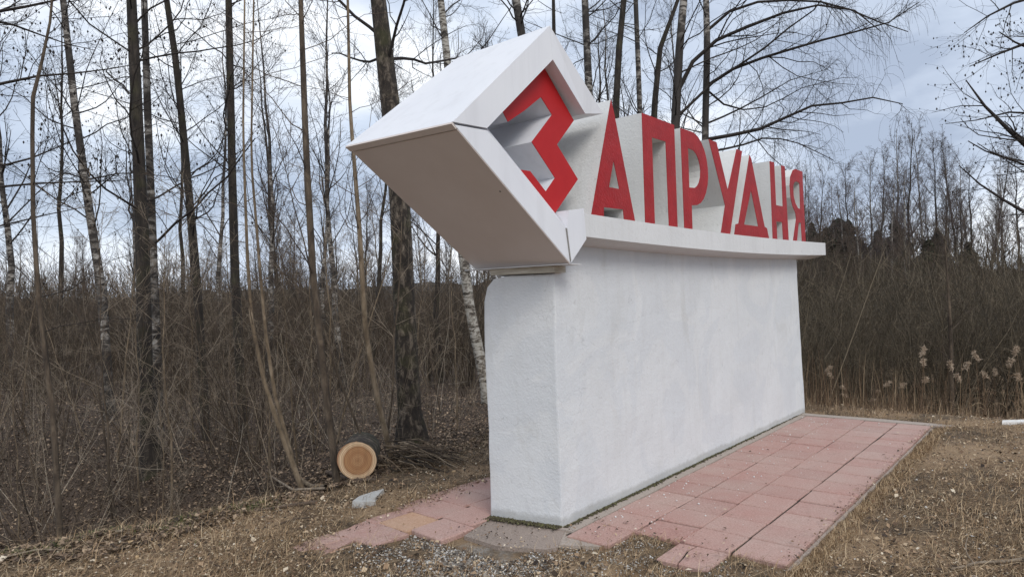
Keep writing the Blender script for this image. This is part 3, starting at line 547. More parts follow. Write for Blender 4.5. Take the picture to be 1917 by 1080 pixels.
# (depth, path in the photograph, label, bark, options)
g_by = 'grown birches standing in the wood behind the sign'; g_al = 'dark alders standing in the wood'
SPEC = [
 ('alder_tree', 9.3, [(282, 880, 36), (272, 700, 33), (268, 500, 31), (258, 250, 27), (246, 0, 22)], 'thick dark alder with a pale birch growing close against it', 'alder', dict(n1=46, len1=2.6, n2=8, n3=5, t0=.22, cone=.35, group=g_al, up=.10)),
 ('birch_tree', 10.2, [(300, 860, 20), (292, 600, 18), (284, 400, 17), (276, 200, 16), (270, 0, 14)], 'slim birch growing close against the right of the thick alder', 'birch', dict(n1=26, len1=2.0, t0=.3, group=g_by, up=.10)),
 ('birch_tree', 13.5, [(205, 760, 22), (190, 540, 20), (165, 380, 18), (140, 200, 16), (118, 0, 14)], 'leaning birch at the far left that tilts left towards its top', 'birch', dict(n1=40, len1=2.8, t0=.25, cone=.3, group=g_by)),
 ('alder_tree', 11.0, [(385, 800, 20), (368, 520, 19), (348, 300, 17), (330, 120, 15), (312, 0, 13)], 'dark alder leaning left between the birch pair and the straight trunk', 'alder', dict(n1=34, len1=2.4, t0=.25, cone=.2, group=g_al)),
 ('alder_tree', 11.5, [(455, 780, 22), (440, 520, 20), (434, 300, 18), (428, 0, 15)], 'straight dark alder trunk standing upright left of the saplings', 'alder', dict(n1=26, len1=2.6, t0=.3, group=g_al)),
 ('maple_sapling', 6.6, [(628, 880, 18), (606, 700, 17), (586, 520, 16), (574, 300, 15), (567, 120, 13), (563, 0, 11)], 'tall two tone sapling rising just left of the cut log', 'sapling_dark', dict(n1=20, len1=1.3, t0=.2, n2=4, n3=2, twig='twig_brown')),
 ('willow_sapling', 7.4, [(728, 836, 14), (705, 740, 14), (684, 620, 13), (673, 430, 11), (655, 200, 8), (651, 0, 6)], 'light brown sapling bending left beside the big furrowed trunk', 'sapling', dict(n1=16, len1=1.3, t0=.3, n2=4, n3=2, twig='twig_brown')),
 ('willow_sapling', 6.5, [(560, 900, 13), (522, 800, 12), (490, 700, 10), (471, 600, 9), (463, 480, 7), (455, 250, 5), (458, 0, 4)], 'slanting light brown sapling leaning left from the top of the bank', 'sapling', dict(n1=14, len1=1.1, t0=.2, n2=4, n3=2, twig='twig_brown')),
 ('willow_sapling', 6.9, [(545, 850, 10), (515, 740, 9), (499, 640, 8), (488, 520, 7), (470, 300, 5), (474, 60, 4)], 'thin light brown sapling just right of the slanting one', 'sapling', dict(n1=12, len1=1.1, t0=.25, n2=4, n3=2, twig='twig_brown')),
 ('alder_sapling', 5.9, [(112, 1000, 15), (100, 780, 13), (72, 560, 11), (62, 400, 10), (60, 190, 9), (92, 60, 6)], 'brown sapling at the left edge with a kinked upper stem', 'sapling_dark', dict(n1=14, len1=1.1, t0=.15, n2=5, n3=3, twig='twig')),
 ('lime_tree', 8.7, [(775, 872, 58), (766, 760, 54), (758, 600, 51), (750, 400, 48), (735, 230, 46), (722, 120, 42), (708, 0, 36)], 'big furrowed mossy trunk standing between the cut log and the sign', 'oldbark', dict(n1=34, len1=3.0, t0=.35, sides=16, n2=7, group=None)),
 ('birch_tree', 14.0, [(905, 700, 27), (880, 580, 25), (866, 470, 24), (852, 300, 20), (838, 120, 18), (825, 0, 16)], 'birch whose white lower trunk shows just left of the pier', 'birch_white', dict(n1=34, len1=2.8, t0=.3, group=g_by)),
 ('birch_tree', 15.0, [(1010, 600, 24), (985, 120, 21), (966, 0, 20)], 'birch whose trunk rises behind the peak of the arrow frame on its left', 'birch', dict(n1=30, len1=2.8, t0=.3, group=g_by)),
 ('alder_tree', 17.0, [(1042, 600, 12), (1037, 60, 9), (1036, 0, 8)], 'thin dark trunk right over the tip of the arrow frame', 'alder', dict(n1=20, len1=2.0, t0=.3, n2=5, n3=3, group=g_al)),
 ('birch_tree', 15.0, [(1118, 600, 20), (1102, 160, 18), (1095, 0, 16)], 'birch trunk standing over the right shoulder of the arrow frame', 'birch', dict(n1=30, len1=2.6, t0=.3, group=g_by)),
 ('alder_tree', 14.0, [(1150, 600, 20), (1153, 200, 16), (1159, 90, 15), (1168, 0, 13)], 'wavy dark trunk standing directly behind the letter А', 'alder', dict(n1=18, len1=2.4, t0=.3, group=g_al)),
 ('birch_tree', 16.5, [(1206, 600, 14), (1197, 180, 12), (1190, 0, 11)], 'thin birch trunk standing over the left end of the letter П', 'birch', dict(n1=22, len1=2.4, t0=.3, n2=5, n3=4, group=g_by)),
 ('alder_tree', 14.5, [(1218, 600, 18), (1224, 210, 15), (1236, 90, 12), (1262, 20, 9)], 'dark trunk leaning right behind the letter П', 'alder', dict(n1=18, len1=2.4, t0=.3, group=g_al, lean_cap=.4)),
 ('birch_tree', 12.0, [(1258, 600, 26), (1264, 230, 21), (1272, 90, 19), (1280, 0, 17)], 'stout birch rising behind the gap between letters П and Р', 'birch', dict(n1=26, len1=2.6, t0=.3, group=g_by)),
 ('birch_tree', 12.5, [(1322, 600, 20), (1320, 250, 16), (1324, 90, 15), (1322, 0, 14)], 'birch behind the letter Р with long boughs sweeping right over the sky', 'birch', dict(n1=22, len1=2.4, t0=.3, group=g_by, weep=True)),
]
def bough(D, pts, w0, w1): 
    ps = [P(x, y, D + dd) for x, y, dd in pts]; return (ps, list(np.linspace(w0 * .72, w1 * .5, len(ps)) / 2 * D / FPX))
BOUGHS = [
 bough(12.5, [(1322, 262, 0), (1400, 248, -.3), (1450, 235, -.5), (1500, 200, -.8), (1560, 196, -1), (1640, 182, -1.2), (1690, 195, -1.4)], 11, 3),
 bough(12.5, [(1326, 160, 0), (1380, 125, -.3), (1440, 105, -.5), (1530, 78, -.8), (1610, 58, -1), (1660, 45, -1.2), (1720, 5, -1.4)], 10, 3),
 bough(12.5, [(1270, 170, -.3), (1310, 90, -.3), (1400, 50, -.5), (1460, 28, -.8), (1500, 6, -1), (1600, 20, -1.2), (1650, 60, -1.4)], 12, 3),
 bough(12.5, [(1272, 215, -.3), (1340, 150, -.2), (1420, 100, -.6), (1480, 50, -.8), (1530, 15, -1), (1560, -30, -1.2)], 8, 3),
 bough(12.5, [(1324, 285, 0), (1380, 275, .3), (1440, 255, .5), (1500, 270, .8), (1560, 300, 1)], 7, 2.5),
 bough(12.5, [(1325, 170, 0), (1360, 200, .2), (1390, 206, .3), (1440, 200, .4), (1500, 165, .5), (1580, 145, .6)], 6, 2),
 bough(12.5, [(1322, 232, 0), (1370, 212, .3), (1430, 180, .6), (1480, 150, .8), (1550, 130, 1)], 6, 2),
 bough(12.5, [(1322, 60, 0), (1380, 10, -.2), (1450, 0, -.4), (1560, 5, -.8), (1640, 40, -1), (1700, 60, -1.3)], 9, 3),
]
for k, (nm, D, pts, lab, bk_, op) in enumerate(SPEC):
    op = dict(op); lc = op.pop('lean_cap', .12); weep = op.pop('weep', False); tw = M[op.pop('twig', 'twig')]
    pw, rd = pixpath(pts, D, 12.5 if D > 7.6 else 7.5, lc)
    if weep: op['extra'] = BOUGHS
    r_ = tree(nm, lab, 'tree' if 'tree' in nm else 'sapling', pw, rd, M[bk_], tw, 100 + k, **op)
    if weep:      # hanging shoots of the weeping boughs
        rng = np.random.default_rng(5); base = np.array(r_.location); par = np.stack([resample(np.asarray(a_) - base, b_, 8)[0] for a_, b_ in BOUGHS]); rad = np.full(par.shape[:2], .012)
        s1, q1 = sprout(par, rad, 14, rng, lenabs=.9, ang=(30, 75), m=6, trop=.08, jit=.15, tmin=.25, minr=.003)
        s2, q2 = sprout(s1, q1, 7, rng, lenabs=.8, ang=(40, 90), m=6, trop=0, jit=.06, tmin=.2, minr=.0021, droop=.28)
        V_, F_ = join([tubes(s1, q1, 3), tubes(s2, q2, 3)]); obj('hanging_twigs', mesh_np('hanging_twigs', V_, F_, TW), r_)
# alders outside the frame whose boughs reach in
def side_tree(label, D, pts, boughs, seed, cone, n2=9, n3=6, mat='twig'):
    pw, rd = pixpath(pts, D, 12); tree('alder_tree', label, 'tree', pw, rd, M['alder'], M[mat], seed, n1=10, len1=1.6, t0=.35, n2=n2, n3=n3, cone=cone, extra=boughs, minr=.002)
LB = [bough(8, [(-160, 40, 0), (-40, 28, 0), (40, 15, 0), (110, 0, .2), (200, -30, .4)], 12, 4),
      bough(8, [(-160, 190, 0), (0, 160, 0), (35, 145, 0), (120, 140, .2), (190, 132, .4), (260, 120, .6)], 10, 3),
      bough(8, [(-160, 280, 0), (0, 312, 0), (60, 296, .2), (110, 275, .4), (140, 262, .5)], 8, 3),
      bough(8, [(-160, 360, 0), (0, 350, 0), (90, 342, .3), (180, 340, .6), (250, 337, .9)], 8, 3),
      bough(8, [(-160, 20, 0), (0, 40, 0), (50, 55, .2), (110, 80, .4), (180, 95, .6)], 9, 2.5),
      bough(8, [(-160, 440, 0), (0, 425, 0), (60, 408, .2), (120, 395, .4), (200, 380, .6)], 6, 2)]
side_tree('alder just beyond the left edge whose long boughs reach into view', 8, [(-170, 1000, 40), (-165, 500, 34), (-150, 100, 28), (-140, -200, 22)], LB, 300, .5)
RB = [bough(11, [(2120, 460, 0), (1990, 330, 0), (1917, 270, 0), (1880, 235, .1), (1835, 190, .2), (1808, 150, .3)], 22, 4),
      bough(11, [(2110, 200, 0), (1990, 60, 0), (1917, 82, 0), (1860, 105, .2), (1815, 125, .3)], 14, 3),
      bough(11, [(2110, 60, 0), (1990, -20, 0), (1900, 5, 0), (1850, 30, .1), (1805, 62, .2)], 12, 3),
      bough(11, [(2120, 500, 0), (2000, 430, 0), (1917, 398, 0), (1880, 375, .2), (1840, 350, .4), (1795, 310, .6)], 14, 4),
      bough(11, [(2110, 330, 0), (2000, 230, 0), (1917, 205, 0), (1880, 212, .2), (1830, 225, .4), (1770, 232, .6)], 9, 2.5),
      bough(11, [(2110, 120, 0), (2000, 110, 0), (1917, 90, 0), (1870, 60, .2)], 12, 4)]
side_tree('alder just beyond the right edge whose knobbly boughs reach into view', 11, [(2150, 800, 60), (2130, 500, 50), (2110, 200, 40), (2090, -100, 32)], RB, 301, .6, 10, 7)

# ---- shared-mesh kinds for the rest of the wood
def kind_tree(seed, H, r0, n1, len1, n2, n3, bark_m, twig_m, lean=.05, minr=.004, droop=0, t0=.3, up=.12):
    rng = np.random.default_rng(seed); n = 12; z = np.linspace(0, H, n); w_ = np.cumsum(rng.normal(size=(n, 2)) * .05 * H / 10, 0) + rng.normal(size=2) * lean * z[:, None]; w_ -= w_[0]
    tp = np.column_stack([w_, z]); tr = np.linspace(r0, r0 * .12, n) 
    Vt, Ft = tubes(tp[None], tr[None], 7); P1, R1 = sprout(tp[None], tr[None], n1, rng, lenabs=len1, ang=(25, 60), m=6, trop=up, jit=.12, tmin=t0, rr=.4, minr=minr * 1.5)
    P2, R2 = sprout(P1, R1, n2, rng, ratio=.45, ang=(25, 60), m=5, trop=.04, jit=.16, minr=minr, droop=droop); parts = [tubes(P1, R1, 4), tubes(P2, R2, 3)]
    if n3: P3, R3 = sprout(P2, R2, n3, rng, ratio=.5, ang=(25, 65), m=3, trop=.02, jit=.2, minr=minr * .8, droop=droop); parts.append(tubes(P3, R3, 3))
    V_, F_ = join(parts); return mesh_np('trunk', Vt, Ft, bark_m, True), mesh_np('crown', V_, F_, twig_m)
def put(name, label, cat, group, meshes, x, y, s=1, rz=0, sz=None, z=None):
    z = float(land(x, y)) - .05 if z is None else z
    o = thing(name, (x, y, z), label, cat, group); o.rotation_euler = (0, 0, rz); o.scale = (s, s, sz or s)
    for nme, me in zip(('trunk', 'crown'), meshes): obj(nme, me, o)
    return o
rg = random.Random(77)
ORD = ['leftmost', 'second from the left', 'third from the left', 'fourth from the left', 'fifth from the left', 'sixth from the left', 'seventh from the left', 'eighth from the left', 'ninth from the left', 'tenth from the left', 'eleventh from the left', 'twelfth from the left']
def rank_label(v, allv, what):
    k = sorted(allv).index(v); n = len(allv)
    return (ORD[k] if k < (n + 1) // 2 else ORD[n - 1 - k].replace('left', 'right')) + ' of ' + what
mid = [kind_tree(400 + i, 13, .11, 26, 3.0, 7, 5, M['alder'] if i % 2 else M['birch'], M['twig'], minr=.0045) for i in range(4)]
MIDS = [(20, 20), (330, 24), (495, 19), (530, 27), (600, 22), (690, 26), (640, 17), (820, 20), (930, 25), (1005, 21), (1060, 26), (1130, 24), (1180, 20), (1240, 27), (1300, 22), (1380, 30), (410, 28), (100, 26), (240, 30), (1450, 38), (760, 30), (-120, 18), (-300, 22), (2100, 24)]
for i, (px, D) in enumerate(MIDS):
    p = P(px, 560, D); put('bare_tree', rank_label(px, [q_[0] for q_ in MIDS], 'the bare slender trees deeper in the wood'), 'tree', 'bare slender trees deeper in the wood', mid[(i * 7) % 4], p[0], p[1], rg.uniform(.8, 1.1), rg.uniform(0, 6.28))
sap = [kind_tree(500 + i, 3.6, .015, 18, 1.1, 5, 3, M['sapling'] if i % 2 else M['sapling_dark'], M['twig_pale'] if i % 3 == 0 else M['twig_brown'], lean=.12, minr=.002, t0=.12, up=.08) for i in range(6)]
n_s = 0
while n_s < 72:
    px = rg.uniform(-60, 900); D = rg.uniform(6.8, 15); p = P(px, 560, D); a_, b_ = ab_of(p[0], p[1])
    if b_ > -5.7 or (-.24 < p[0] / p[1] < 0 and rg.random() < .7): continue
    put('thin_sapling', 'thin bare sapling in the understorey left of the sign', 'sapling', 'thin bare saplings of the understorey', sap[rg.randrange(6)], p[0], p[1], rg.uniform(.4, 1.2), rg.uniform(0, 6.28)); n_s += 1
# far treeline
far = [kind_tree(600 + i, 15, .16, 44, 3.4, 9, 6, M['birch_far'] if i % 2 else M['alder'], M['twig_grey'], minr=.008, t0=.22, up=.16) for i in range(6)]
FT = [(1527, 330), (1560, 350), (1580, 312), (1622, 300), (1640, 290), (1664, 250), (1690, 242), (1722, 262), (1745, 268), (1768, 285), (1790, 262), (1815, 300), (1840, 275), (1870, 290), (1900, 280), (1500, 360), (1540, 372), (1605, 330), (1710, 320), (1860, 330)]
for i, (px, ty) in enumerate(FT):
    D = rg.uniform(58, 75); p = P(px, ty + 22, D); H = p[2] + 1.0; put('far_birch', rank_label(px, [q_[0] for q_ in FT], 'the bare birches on the far treeline right of the sign'), 'tree', 'bare birches on the far treeline', far[i % 6], p[0], p[1], H / 15 * .95, rg.uniform(0, 6.28), H / 15, z=.2)
for i in range(70):
    px = rg.uniform(-250, 1500); D = rg.uniform(48, 80); ty = rg.uniform(455, 505) if px < 430 else (rg.uniform(360, 470) if px < 1000 else rg.uniform(330, 430)); p = P(px, ty, D); H = p[2] + 1
    put('far_tree', 'bare tree in the distant wood left of the sign', 'tree', 'bare trees of the distant wood', far[i % 6], p[0], p[1], H / 15 * 1.1, rg.uniform(0, 6.28), H / 15, z=.2)
for i in range(15):
    px = rg.uniform(1500, 2080); D = rg.uniform(50, 64); p = P(px, rg.uniform(330, 410), D); H = p[2] + 1
    put('far_tree', 'bare tree filling the far treeline on the right', 'tree', 'bare trees filling the far treeline on the right', far[(i * 5) % 6], p[0], p[1], H / 15 * 1.15, rg.uniform(0, 6.28), H / 15, z=.2)
brn = [kind_tree(640 + i, 8, .07, 34, 2.0, 7, 5, M['sapling_dark'], M['twig_brown'], minr=.006, t0=.12, up=.14) for i in range(4)]
for i in range(64):
    px = rg.uniform(1500, 2050) if i > 6 else rg.uniform(2050, 2300); D = rg.uniform(30, 46); p = P(px, rg.uniform(400, 462), D); z0 = float(land(p[0], p[1])); H = p[2] - z0
    put('bushy_tree', 'low brown bushy tree at the back of the scrub on the right', 'tree', 'low brown bushy trees behind the scrub', brn[i % 4], p[0], p[1], H / 8 * 1.1, rg.uniform(0, 6.28), H / 8)
# conifers
def conifer_mesh(seed, H=10):
    rng = np.random.default_rng(seed); n = 2200; t = rng.random(n) ** .8; h = H * (.08 + .92 * t); R = (1 - t) ** .8 * H * .2 + .12; an = rng.uniform(0, 6.28, n)
    o_ = np.column_stack([np.zeros(n), np.zeros(n), h]); out = np.column_stack([np.cos(an), np.sin(an), rng.uniform(-.35, .1, n)])
    R = R * rng.uniform(.25, 1.25, n) * (1 + .35 * np.sin(an * 2 + seed) + .3 * np.sin(h * 2.3 + seed)); e_ = o_ + out * R[:, None]; mdl = o_ + out * R[:, None] * .45; sd = np.column_stack([-np.sin(an), np.cos(an), np.zeros(n)]) * (R * .10 + .02)[:, None]
    V = np.stack([mdl - sd, e_, mdl + sd, mdl + np.array([0, 0, .25])], 1).reshape(-1, 3); b_ = (np.arange(n) * 4)[:, None, None]
    F = (b_ + np.array([[0, 1, 3, 3], [1, 2, 3, 3], [0, 2, 1, 1]])[None]).reshape(-1, 4)
    z = np.linspace(0, H, 6); Vt, Ft = tubes(np.column_stack([z * 0, z * 0, z])[None], np.linspace(.14, .02, 6)[None], 6)
    return mesh_np('trunk', Vt, Ft, M['alder'], True), mesh_np('crown', V, F, M['needle'])
con = [conifer_mesh(700 + i) for i in range(4)]
SPX = [1520, 1548, 1571, 1588, 1611, 1644, 1676, 1738, 1755, 1812]
for i, px in enumerate(SPX):
    D = rg.uniform(56, 72); p = P(px, rg.uniform(425, 470) if px > 1000 else 440, D); H = p[2] + .6; put('spruce_tree', rank_label(px, SPX, 'the dark green spruces in the far treeline'), 'tree', 'dark spruces in the far treeline', con[i % 4], p[0], p[1], H / 10 * rg.uniform(1.2, 2.1), rg.uniform(0, 6.28), H / 10, z=.2)

# ------------------------------------------------------------------ thicket (nobody could count its stems)
def shrub_t(rng, H, ns, n1, n2, r0, spread=.5, minr=.003):
    an = rng.uniform(0, 6.28, ns); ln = H * rng.uniform(.6, 1.1, ns); d = np.column_stack([np.cos(an) * spread * rng.random(ns), np.sin(an) * spread * rng.random(ns), np.ones(ns)]); d /= np.linalg.norm(d, axis=1, keepdims=True)
    pts = [np.column_stack([np.cos(an) * .2, np.sin(an) * .2, 0 * an])]; m = 6
    for s in range(m - 1): d = d + rng.normal(size=d.shape) * .09; d /= np.linalg.norm(d, axis=1, keepdims=True); pts.append(pts[-1] + d * (ln / (m - 1))[:, None])
    P0 = np.stack(pts, 1); R0 = np.linspace(1, .3, m)[None] * r0 * rng.uniform(.6, 1.2, (ns, 1)); parts = [tubes(P0, R0, 3)]
    P1, R1 = sprout(P0, R0, n1, rng, ratio=.38, ang=(20, 60), m=4, trop=.08, jit=.2, tmin=.2, minr=minr); parts.append(tubes(P1, R1, 3))
    if n2: P2, R2 = sprout(P1, R1, n2, rng, ratio=.5, ang=(25, 65), m=3, trop=.05, jit=.2, minr=minr * .8); parts.append(tubes(P2, R2, 3))
    return join(parts)
def scatter_mesh(name, tmpl, xs, ys, sc, rng, mat, label):
    Vs, Fs, k = [], [], 0; zs = land(xs, ys) - .05
    for x, y, z, s in zip(xs, ys, zs, sc):
        v, f = tmpl[rng.integers(len(tmpl))]; t_ = rng.uniform(0, 6.28); c, s_ = math.cos(t_), math.sin(t_); q = v * s
        Vs.append(np.column_stack([q[:, 0] * c - q[:, 1] * s_ + x, q[:, 0] * s_ + q[:, 1] * c + y, q[:, 2] + z])); Fs.append(f + k); k += len(v)
    return tag(obj(name, mesh_np(name, np.concatenate(Vs), np.concatenate(Fs), mat)), label, 'undergrowth', kind='stuff')
rng = np.random.default_rng(11)
near_t = [shrub_t(rng, 2.6, 8, 7, 3, .010, .55, .0026) for _ in range(6)]
far_t = [shrub_t(rng, 3.4, 12, 7, 0, .016, .5, .007) for _ in range(6)]
# left: behind the forest floor
def polar(n, x0, x1, d0, d1, pw=1.0): px = rng.uniform(x0, x1, n); D = d0 + (d1 - d0) * rng.random(n) ** pw; return (px - 958.5) / FPX * D, D
x, y = polar(78, -100, 1000, 7.2, 17, .8); a_, b_ = ab_of(x, y); k = (b_ < -6.1) & ~((x / y > -.24) & (x / y < 0) & (y < 15.5) & (rng.random(len(x)) < .93)); x, y = x[k], y[k]
scatter_mesh('undergrowth', near_t, x, y, rng.uniform(.35, .9, len(x)), rng, M['bush_twigs'], 'tangle of low bare brush on the forest floor left of the sign')
M['pale_brush'] = island('pale_brush_twigs', [(0, (.12, .09, .06)), (.6, (.28, .225, .16)), (1, (.52, .45, .36))])
x, y = polar(66, -100, 960, 6.2, 13, .9); a_, b_ = ab_of(x, y); k = b_ < -5.9; x, y = x[k], y[k]
fine_t = [shrub_t(rng, 2.2, 4, 5, 3, .0045, .8, .0015) for _ in range(5)]
scatter_mesh('pale_brush', fine_t, x, y, rng.uniform(.4, 1.15, len(x)), rng, M['pale_brush'], 'fine pale twigs criss-crossing in front of the wood')
x, y = polar(270, -250, 1100, 17, 34, .8); scatter_mesh('thicket', far_t, x, y, rng.uniform(.6, 1.05, len(x)), rng, M['bush_far'], 'dense grey brown thicket closing the wood to the left')
x, y = polar(420, -250, 1500, 34, 56, .9); scatter_mesh('far_thicket', far_t, x, y, rng.uniform(1.0, 1.7, len(x)), rng, M['bush_far'], 'far thicket along the foot of the wooded rise')
x, y = polar(170, 1380, 2150, 11.5, 18, .9); a_, b_ = ab_of(x, y); k = a_ > 11.2; x, y = x[k], y[k]
M['bush_olive'] = island('olive_thicket_twigs', [(0, (.024, .019, .012)), (.5, (.075, .058, .036)), (.82, (.14, .11, .072)), (1, (.22, .175, .12))])
scatter_mesh('willow_thicket', near_t, x, y, rng.uniform(.7, 1.2, len(x)), rng, M['bush_olive'], 'dense bare willow thicket behind the reeds right of the sign')
x, y = polar(330, 1350, 2200, 17, 50, .8); scatter_mesh('scrub', far_t, x, y, rng.uniform(.6, 1.2, len(x)) * (1 + (y - 17) * .008), rng, M['bush_olive'], 'brown scrub stretching back to the treeline on the right')

# ------------------------------------------------------------------ litter, grass, gravel
def on_paving(a_, b_):
    r = ((b_ > -2.95) & (b_ < -1.39) & (a_ > 3.86) & (a_ < 9.28)) | ((b_ > -4.22) & (b_ < -2.9) & (a_ > 3.30) & (a_ < 9.28)) | ((b_ > -4.22) & (b_ < -3.95) & (a_ > 2.75) & (a_ < 3.4))
    hole = (b_ > -2.46) & (b_ < -2.15) & (a_ < 4.17); hole |= (b_ > -1.78) & (a_ < 4.17)
    return r & ~hole
def flakes(n, sampler, size, mat, name, label, curl=.35, lift=.0, paved=False, aspect=.7, seed=0, kind='stuff', cat='litter'):
    rng = np.random.default_rng(seed); x, y = sampler(rng, n); a_, b_ = ab_of(x, y)
    k = on_paving(a_, b_); k = k if paved else ~k; x, y = x[k], y[k]; n = len(x); z = land(x, y) if not paved else np.full(n, .003)
    s = size[0] + (size[1] - size[0]) * rng.random(n) ** 1.7; t = rng.uniform(0, 6.28, n); ct, st = np.cos(t), np.sin(t); tl = rng.normal(size=(n, 2)) * curl
    u_ = np.column_stack([ct, st, tl[:, 0]]); v_ = np.column_stack([-st, ct, tl[:, 1]]) * aspect; c = np.column_stack([x, y, z + lift + s * .25 * (curl > 0.05) + rng.random(n) * .012])
    up = np.array([0, 0, 1.]) * curl
    V = np.stack([c - u_ * s[:, None] * .5, c - v_ * s[:, None] * .5 + up * (s * .3)[:, None], c + u_ * s[:, None] * .5, c + v_ * s[:, None] * .5 + up * (s * .3)[:, None]], 1).reshape(-1, 3)
    i = (np.arange(n) * 4)[:, None, None]; F = (i + np.array([[0, 1, 2], [0, 2, 3]])[None]).reshape(-1, 3)
    return tag(obj(name, mesh_np(name, V, F, mat)), label, cat, kind=kind)
def absamp(ca, cb, sa, sb): return lambda rng, n: (lambda a, b: (a * A[0] + b * B[0], a * A[1] + b * B[1]))(ca + rng.normal(size=n) * sa, cb + rng.normal(size=n) * sb)
def samp(x0, x1, d0, d1, cond=None):
    def f(rng, n):
        px = rng.uniform(x0, x1, n); D = d0 * (d1 / d0) ** rng.random(n); x = (px - 958.5) / FPX * D; y = D; 
        if cond is not None: a_, b_ = ab_of(x, y); k = cond(a_, b_, rng.random(n), x, y); x, y = x[k], y[k]
        return x, y
    return f
flakes(300000, samp(-300, 2200, 3.3, 11, lambda a, b, r, x, y: (b > -5.9) & (r < .40 + 2.4 * fbm(x * 1.6, y * 1.6, 31) + .25 * (b < -4))), (.004, .026), M['litter'], 'leaf_litter', 'dead leaves and chips over the bank and verge', seed=1)
flakes(240000, samp(-300, 1100, 4.6, 24, lambda a, b, r, x, y: b < -5.2), (.014, .052), M['litter_dark'], 'forest_litter', 'carpet of dark dead leaves on the forest floor', seed=2)
def blades(n, sampler, H, wd, mat, name, label, lay=.6, seed=0, cat='grass', clump=0, keep=None):
    rng = np.random.default_rng(seed); x, y = sampler(rng, n); a_, b_ = ab_of(x, y); k = ~on_paving(a_, b_); x, y = x[k], y[k]; n = len(x); z = land(x, y) - .01
    h = H[0] + (H[1] - H[0]) * rng.random(n) ** 1.5; t = rng.uniform(0, 6.28, n); l = np.abs(rng.normal(size=n)) * lay; d = np.column_stack([np.cos(t) * l, np.sin(t) * l, np.ones(n)]); d /= np.linalg.norm(d, axis=1, keepdims=True)
    p0 = np.column_stack([x, y, z]); bend = np.column_stack([np.cos(t), np.sin(t), -0.3 + 0 * t]) * (h * .25 * lay)[:, None]; p1 = p0 + d * (h * .5)[:, None]; p2 = p0 + d * h[:, None] + bend
    s = np.column_stack([np.cos(t + 1.57 + .5), np.sin(t + 1.57 + .5), 0 * t]) * (wd * rng.uniform(.6, 1.2, n))[:, None]
    V = np.stack([p0 - s, p0 + s, p1 + s * .8, p1 - s * .8, p2], 1).reshape(-1, 3); i = (np.arange(n) * 5)[:, None, None]
    F = (i + np.array([[0, 1, 2, 3], [3, 2, 4, 4]])[None]).reshape(-1, 4)
    return tag(obj(name, mesh_np(name, V, F, mat)), label, cat, kind='stuff')
den = lambda s, th_: (lambda a, b, r, x, y: (b > -5.7) & (r < 2.4 * (fbm(x * 1.3, y * 1.3, s) + th_ - .10)))
blades(190000, samp(-300, 2300, 3.3, 11, den(41, .34)), (.02, .12), .0016, M['straw'], 'dry_grass', 'flattened dry grass over the bank and verge', lay=1.6, seed=3)
blades(60000, samp(-300, 2300, 3.3, 10.5, lambda a, b, r, x, y: (b > -5.9) & (r < .30 + 3.0 * fbm(x * .9, y * .9, 63) + .40 * (b < -4))), (.08, .26), .0017, M['straw'], 'matted_straw', 'matted straw lying flat in patches over the bank', lay=4.5, seed=33)
flakes(6500, samp(-300, 2300, 3.3, 10, lambda a, b, r, x, y: (b > -5.9) & (r < .5 + 1.8 * fbm(x * 1.7, y * 1.7, 71))), (.025, .060), M['litter'], 'fallen_leaves', 'larger curled dead leaves on the bank and verge', seed=34)
flakes(280, lambda rng, n: (lambda a, b: (a * A[0] + b * B[0], a * A[1] + b * B[1]))(3.9 + np.abs(rng.normal(size=n)) * .25, rng.uniform(-2.9, -1.4, n)), (.006, .028), M['litter'], 'edge_debris', 'dirt and leaf crumbs over the broken front edge of the paving', paved=True, seed=35)
flakes(350, absamp(3.55, -3.15, .14, .28), (.005, .022), M['litter'], 'slab_debris', 'crumbs and leaf bits over the grey slab', paved=True, seed=38, lift=-.004)
flakes(450, lambda rng, n: (lambda a, b: (a * A[0] + b * B[0], a * A[1] + b * B[1]))(rng.uniform(2.8, 9, n), -4.22 + np.abs(rng.normal(size=n)) * .10), (.006, .03), M['litter'], 'edge_debris', 'leaf crumbs along the wood side edge of the paving', paved=True, seed=36)
flakes(350, lambda rng, n: (lambda a, b: (a * A[0] + b * B[0], a * A[1] + b * B[1]))(rng.uniform(4.2, 9.2, n), -1.40 - np.abs(rng.normal(size=n)) * .06), (.006, .028), M['litter'], 'edge_debris', 'leaf crumbs along the outer edge of the paving', paved=True, seed=37)
blades(5000, samp(-300, 1500, 3.4, 7, den(47, .02)), (.02, .07), .0018, M['green'], 'green_grass', 'few tufts of new green grass at the foot of the bank', lay=.8, seed=4)
blades(15000, lambda rng, n: (lambda a, b: (a * A[0] + b * B[0], a * A[1] + b * B[1]))(rng.uniform(3.9, 9.3, n), -1.395 + np.abs(rng.normal(size=n)) * .07), (.02, .09), .0016, M['straw'], 'edge_grass', 'moss and dry grass creeping over the outer paving edge', lay=1.0, seed=5)
blades(3600, samp(1440, 2300, 9.3, 15, lambda a, b, r, x, y: (a > 9.35) & (a < 12.6)), (.25, 1.15), .0032, M['straw_rust'], 'dry_stalks', 'rust and straw coloured dry stalks behind the paving', lay=.22, seed=6)
blades(9000, samp(1440, 2300, 8.6, 13, lambda a, b, r, x, y: (a > 9.3) & (a < 11)), (.06, .35), .0024, M['straw_rust'], 'tall_grass', 'brown grass along the far edge of the paving', lay=.5, seed=7)
blades(5200, lambda rng, n: (lambda a: (lambda b: (a * A[0] + b * B[0], a * A[1] + b * B[1]))(-5.22 - .22 * (4 - a) + .12 * np.sin(a * 9) + rng.normal(size=n) * .10))(rng.choice([1.45, 1.9, 2.35, 2.9], n) + rng.normal(size=n) * .14), (.02, .07), .0018, M['green'], 'green_grass', 'patches of fresh green grass on the crest of the left bank', lay=.8, seed=44)
